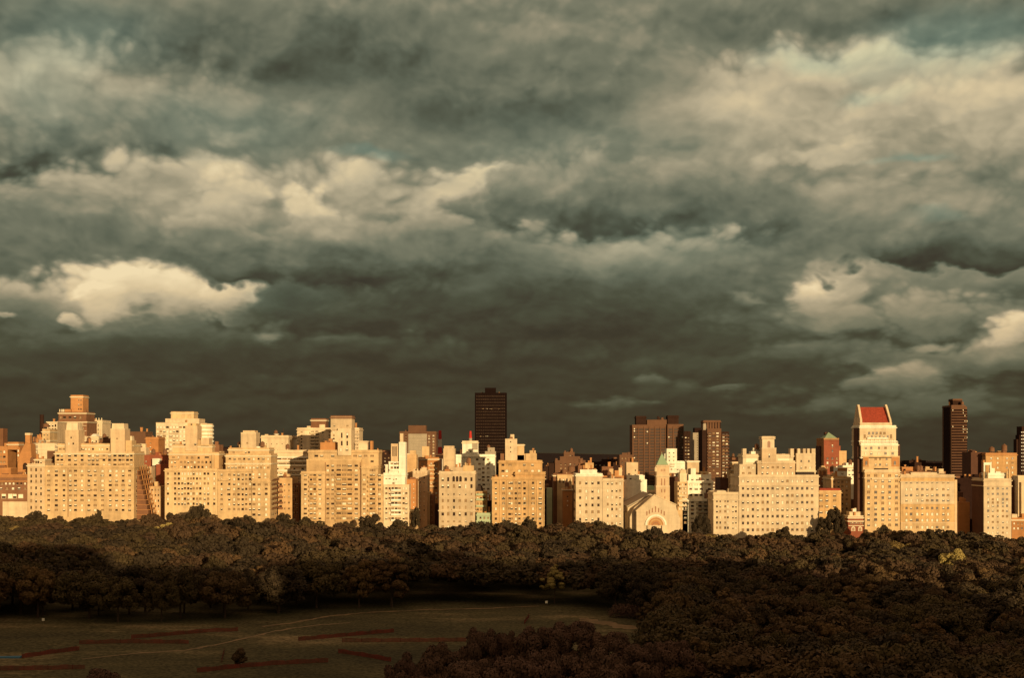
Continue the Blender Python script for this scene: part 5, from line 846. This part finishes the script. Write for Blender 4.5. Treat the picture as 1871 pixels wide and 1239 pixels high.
# single trees that stand out against the house fronts
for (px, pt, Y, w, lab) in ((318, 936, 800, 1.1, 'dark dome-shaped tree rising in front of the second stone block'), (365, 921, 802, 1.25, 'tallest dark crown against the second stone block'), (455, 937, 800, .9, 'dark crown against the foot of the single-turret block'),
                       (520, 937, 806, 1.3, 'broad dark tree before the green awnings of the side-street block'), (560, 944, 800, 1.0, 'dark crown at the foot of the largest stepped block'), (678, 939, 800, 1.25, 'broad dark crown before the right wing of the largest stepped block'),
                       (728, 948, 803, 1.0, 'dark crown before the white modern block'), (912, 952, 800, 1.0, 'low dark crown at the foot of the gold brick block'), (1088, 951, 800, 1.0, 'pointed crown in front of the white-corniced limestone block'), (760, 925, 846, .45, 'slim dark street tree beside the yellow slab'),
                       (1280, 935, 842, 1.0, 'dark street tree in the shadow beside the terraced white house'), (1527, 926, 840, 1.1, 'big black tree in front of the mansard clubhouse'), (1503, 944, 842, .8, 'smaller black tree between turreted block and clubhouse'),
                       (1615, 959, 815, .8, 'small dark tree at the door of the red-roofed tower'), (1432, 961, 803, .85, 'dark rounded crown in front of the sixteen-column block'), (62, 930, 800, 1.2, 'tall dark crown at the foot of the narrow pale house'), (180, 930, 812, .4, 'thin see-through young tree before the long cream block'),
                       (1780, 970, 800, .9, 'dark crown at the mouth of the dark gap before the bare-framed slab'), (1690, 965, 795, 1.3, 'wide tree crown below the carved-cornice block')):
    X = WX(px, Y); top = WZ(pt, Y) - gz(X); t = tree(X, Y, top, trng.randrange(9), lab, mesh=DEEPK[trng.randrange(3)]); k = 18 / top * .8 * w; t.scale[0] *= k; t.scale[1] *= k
# pale lit trees
def lone(px, py, ptop, wpx, label, m='foliage_pale', seed=5, n=7000, cone=.5, name='broadleaf_tree', size=.42):
    p = G(px, py); k = p.y / F; h = (py - ptop) * k; w = wpx * k / 2; r_ = empty(name, p, label, 'tree')
    V = crown_quads(seed, w * 1.25, h * .42, h * .60, 46, n, size, lob=(.13, .24), drop=-.8, cone=cone, flat=.5); link('crown', quad_mesh('crown', V, m), r_); link('trunk', trunk_mesh(h * .8, .22, seed, spread=w * .7), r_); return r_
lone(1013, 1104, 1029, 46, 'lone small tree with pale yellow-green leaves at the far edge of the meadow', cone=.8, n=6000)
lone(1185, 1163, 1098, 44, 'reddish-brown young tree at the right edge of the grass strip', 'foliage', 9, cone=.2)
def pale(px, pt, Y, w, label, m='foliage_pale', seed=3):
    X = WX(px, Y); top = WZ(pt, Y) - gz(X); t = empty('broadleaf_tree', (X, Y, gz(X)), label, 'tree'); k = top / 18
    link('crown', quad_mesh('crown', crown_quads(seed, 8.5 * w, 6 * k, 11.4 * k, 40, 7000, .6, lob=(.18, .3)), m), t); link('trunk', KINDS[0][1], t); t.children[1].scale = (k,) * 3
leaf_mat('foliage_ochre', (.15, .105, .035), (.19, .13, .045))
pale(305, 957, 745, 1.0, 'pale yellow-green crown standing out in the wood on the left', 'foliage_pale', 3); pale(398, 955, 760, .8, 'ochre crown right of the pale yellow-green one', 'foliage_ochre', 4); pale(1745, 1003, 640, .9, 'bright golden crown in the wood at the right', 'foliage_pale', 6)
pale(1640, 985, 720, 1.0, 'light tawny crown below the red-roofed tower', 'foliage_ochre', 7); pale(20, 962, 740, .9, 'pale crown at the left edge of the wood', 'foliage_ochre', 8); pale(1300, 975, 740, 1.1, 'tawny crown in front of the low paired-window block', 'foliage_ochre', 11)
# near tree tops at the bottom of the view
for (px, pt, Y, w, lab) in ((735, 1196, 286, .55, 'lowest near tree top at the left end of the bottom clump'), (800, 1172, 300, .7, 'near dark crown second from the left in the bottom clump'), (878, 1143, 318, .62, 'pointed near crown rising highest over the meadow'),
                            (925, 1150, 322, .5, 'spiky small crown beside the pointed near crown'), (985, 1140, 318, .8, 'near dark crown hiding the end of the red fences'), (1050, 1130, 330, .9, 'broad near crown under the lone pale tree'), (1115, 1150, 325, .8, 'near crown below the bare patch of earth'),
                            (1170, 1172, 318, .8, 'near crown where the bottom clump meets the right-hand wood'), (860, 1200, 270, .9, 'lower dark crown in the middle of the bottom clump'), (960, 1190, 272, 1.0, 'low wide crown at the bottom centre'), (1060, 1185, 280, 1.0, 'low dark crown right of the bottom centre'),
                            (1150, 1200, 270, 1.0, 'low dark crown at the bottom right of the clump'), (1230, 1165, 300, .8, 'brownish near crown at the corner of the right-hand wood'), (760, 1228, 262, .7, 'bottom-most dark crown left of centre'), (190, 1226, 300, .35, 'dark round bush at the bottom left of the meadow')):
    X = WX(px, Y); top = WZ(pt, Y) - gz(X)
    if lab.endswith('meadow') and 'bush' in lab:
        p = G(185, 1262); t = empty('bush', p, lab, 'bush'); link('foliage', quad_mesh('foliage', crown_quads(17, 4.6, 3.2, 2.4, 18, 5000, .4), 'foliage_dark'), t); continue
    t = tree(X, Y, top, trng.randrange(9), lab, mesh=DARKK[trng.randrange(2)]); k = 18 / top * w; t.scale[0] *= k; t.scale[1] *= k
p = G(438, 1216); t = empty('bush', p, 'dark oval shrub beside the short red fence on the meadow', 'bush'); link('foliage', quad_mesh('foliage', crown_quads(19, 2.6, 2.6, 2.6, 14, 3500, .34, drop=-.9), 'foliage'), t)
p = G(1160, 1128); t = empty('bush', p, 'low dark shrubbery spilling onto the grass strip right of the lone pale tree', 'bush'); link('foliage', quad_mesh('foliage', crown_quads(23, 9.5, 2.6, 1.4, 30, 7000, .4, drop=-.1), 'foliage_dark'), t)
# the bare forked snag
p = G(637, 1118); p.y = 640; p.x = WX(637, 640); p.z = gz(p.x); t = empty('bare_tree', p, 'bare forked dead tree sticking out of the dark wood', 'tree'); o = link('trunk', trunk_mesh(26, .3, 77, 6, 2.2), t)

# ------------------------------------------------------------------ meadow details
def gsheet(name, pts, m, dz=.02, w=1.5):
    """a strip along photographed ground points"""
    P_ = [G(x, y) for x, y in pts]; V = []
    for i, p in enumerate(P_):
        d = (P_[min(i + 1, len(P_) - 1)] - P_[max(i - 1, 0)]); d.z = 0; d.normalize(); n = Vector((-d.y, d.x, 0)) * (w * (.6 + .8 * rnd.random()) / 2)
        for q in (p + n, p - n): V.append((q.x, q.y, gz(q.x) + dz))
    me = bpy.data.meshes.new(name); me.from_pydata(V, [], [(2 * i, 2 * i + 1, 2 * i + 3, 2 * i + 2) for i in range(len(P_) - 1)]); me.materials.append(M(m)); o = link(name, me); o['kind'] = 'structure'; return o
def dense(pts, n=6, j=.6):
    o_ = []
    for (x0, y0), (x1, y1) in zip(pts, pts[1:]):
        for i in range(n): t = i / n; o_.append((x0 + (x1 - x0) * t, y0 + (y1 - y0) * t + rnd.uniform(-j, j)))
    return o_ + [pts[-1]]
gsheet('footpath', dense([(150, 1205), (260, 1194), (340, 1189), (400, 1178), (455, 1165), (500, 1155), (540, 1148), (580, 1143), (640, 1138)]), 'dirt', .02, 1.4)
gsheet('footpath', dense([(480, 1146), (540, 1138), (600, 1127), (680, 1119), (800, 1114), (900, 1112), (985, 1108)], 8), 'dirt', .03, 1.7)
gsheet('footpath', dense([(345, 1151), (375, 1153), (405, 1155)]), 'dirt', .03, 3.5)
gsheet('footpath', dense([(1060, 1132), (1090, 1137), (1125, 1143), (1160, 1150)]), 'dirt', .03, 8)
def snow_fence(pts, label, h=1.25):
    P_ = [G(x, y) for x, y in pts]; r_ = empty('snow_fence', P_[0], label, 'fence', None); o = r_.location.copy(); path = []
    for p, q in zip(P_, P_[1:]):
        n = max(1, int((q - p).length / 1.0)); path += [p + (q - p) * (i / n) for i in range(n)]
    path.append(P_[-1]); b = MB()
    for i, p in enumerate(path[:-1]):
        q = path[i + 1]; d = (q - p).normalized(); nn = Vector((-d.y, d.x, 0)) * .03; sag = .12 * math.sin(i * .9) + rnd.uniform(-.05, .05)
        for t in range(5):          # lath slats
            a = p + (q - p) * (t / 5 + .02); c = p + (q - p) * (t / 5 + .16); k = len(b.v); top = h + sag + rnd.uniform(-.04, .04)
            b.v += [tuple(v) for v in (a - nn, c - nn, c + nn, a + nn)] + [(v.x, v.y, v.z + top) for v in (a - nn, c - nn, c + nn, a + nn)]; b.f += [tuple(k + x for x in f) for f in BF]; b.m += [0] * 6
    link('slat_panel', b.mesh('slat_panel', ['snow_fence'], o), r_)
    for p in path[::6]:
        k = MB(); k.box(p.x - .05, p.x + .05, p.y + .05, p.y + .13, p.z - .2, p.z + h + .25); link('post', k.mesh('post', ['dark_trim'], o), r_)
snow_fence([(545, 1172), (640, 1163), (720, 1156)], 'red slat snow fence running straight across the middle of the meadow')
snow_fence([(625, 1174), (720, 1174), (852, 1173)], 'red slat snow fence that ends behind the near dark crowns')
snow_fence([(618, 1194), (660, 1200), (715, 1210)], 'short red snow fence slanting down toward the near trees')
snow_fence([(360, 1230), (430, 1222), (500, 1216), (600, 1211)], 'long red snow fence nearest the bottom of the view')
snow_fence([(240, 1168), (300, 1163), (380, 1156), (435, 1154)], 'faded red snow fence below the bright bare strip')
snow_fence([(145, 1178), (220, 1176), (345, 1177)], 'level faded red fence at the left of the meadow')
snow_fence([(40, 1204), (90, 1196), (145, 1189)], 'faint red fence rising from the blue tarpaulin')
snow_fence([(0, 1226), (80, 1225), (155, 1223)], 'dull red fence in the lower left corner')
snow_fence([(405, 1212), (410, 1192)], 'very short red fence end-on beside the dark oval shrub'); snow_fence([(958, 1141), (967, 1128)], 'short red fence end-on near the far end of the meadow')
b = MB(); p = G(0, 1205); q = G(36, 1204); o = p.copy(); b.v = [(p.x - 8, p.y, p.z), (q.x, q.y, q.z), (q.x, q.y + 2, q.z), (p.x - 8, p.y + 2, p.z), (p.x - 8, p.y + .2, p.z + .5), (q.x, q.y + .2, q.z + .4), (q.x, q.y + 1.8, q.z + .5), (p.x - 8, p.y + 1.8, p.z + .4)]; b.f = list(BF); b.m = [0] * 6
tag(link('tarpaulin', b.mesh('tarpaulin', ['tarp_blue'], o), None, o), 'blue tarpaulin bundle lying on the grass at the left edge', 'tarpaulin')
def board(px, py, s, label, m='sign_white'):
    p = G(px, py); r_ = empty('notice_board', p, label, 'sign'); k = MB(); k.box(-s / 2, s / 2, -.05, .05, 1.1, 1.1 + s); link('panel', k.mesh('panel', [m]), r_)
    for x in (-s / 2 + .05, s / 2 - .1): k = MB(); k.box(x, x + .07, .052, .12, -.2, 1.1 + s); link('post', k.mesh('post', ['dark_trim']), r_)
board(998.5, 1108, 1.0, 'small square white board on posts left of the lone pale tree'); board(79, 1141, .9, 'small cream board on posts at the far left edge of the meadow')
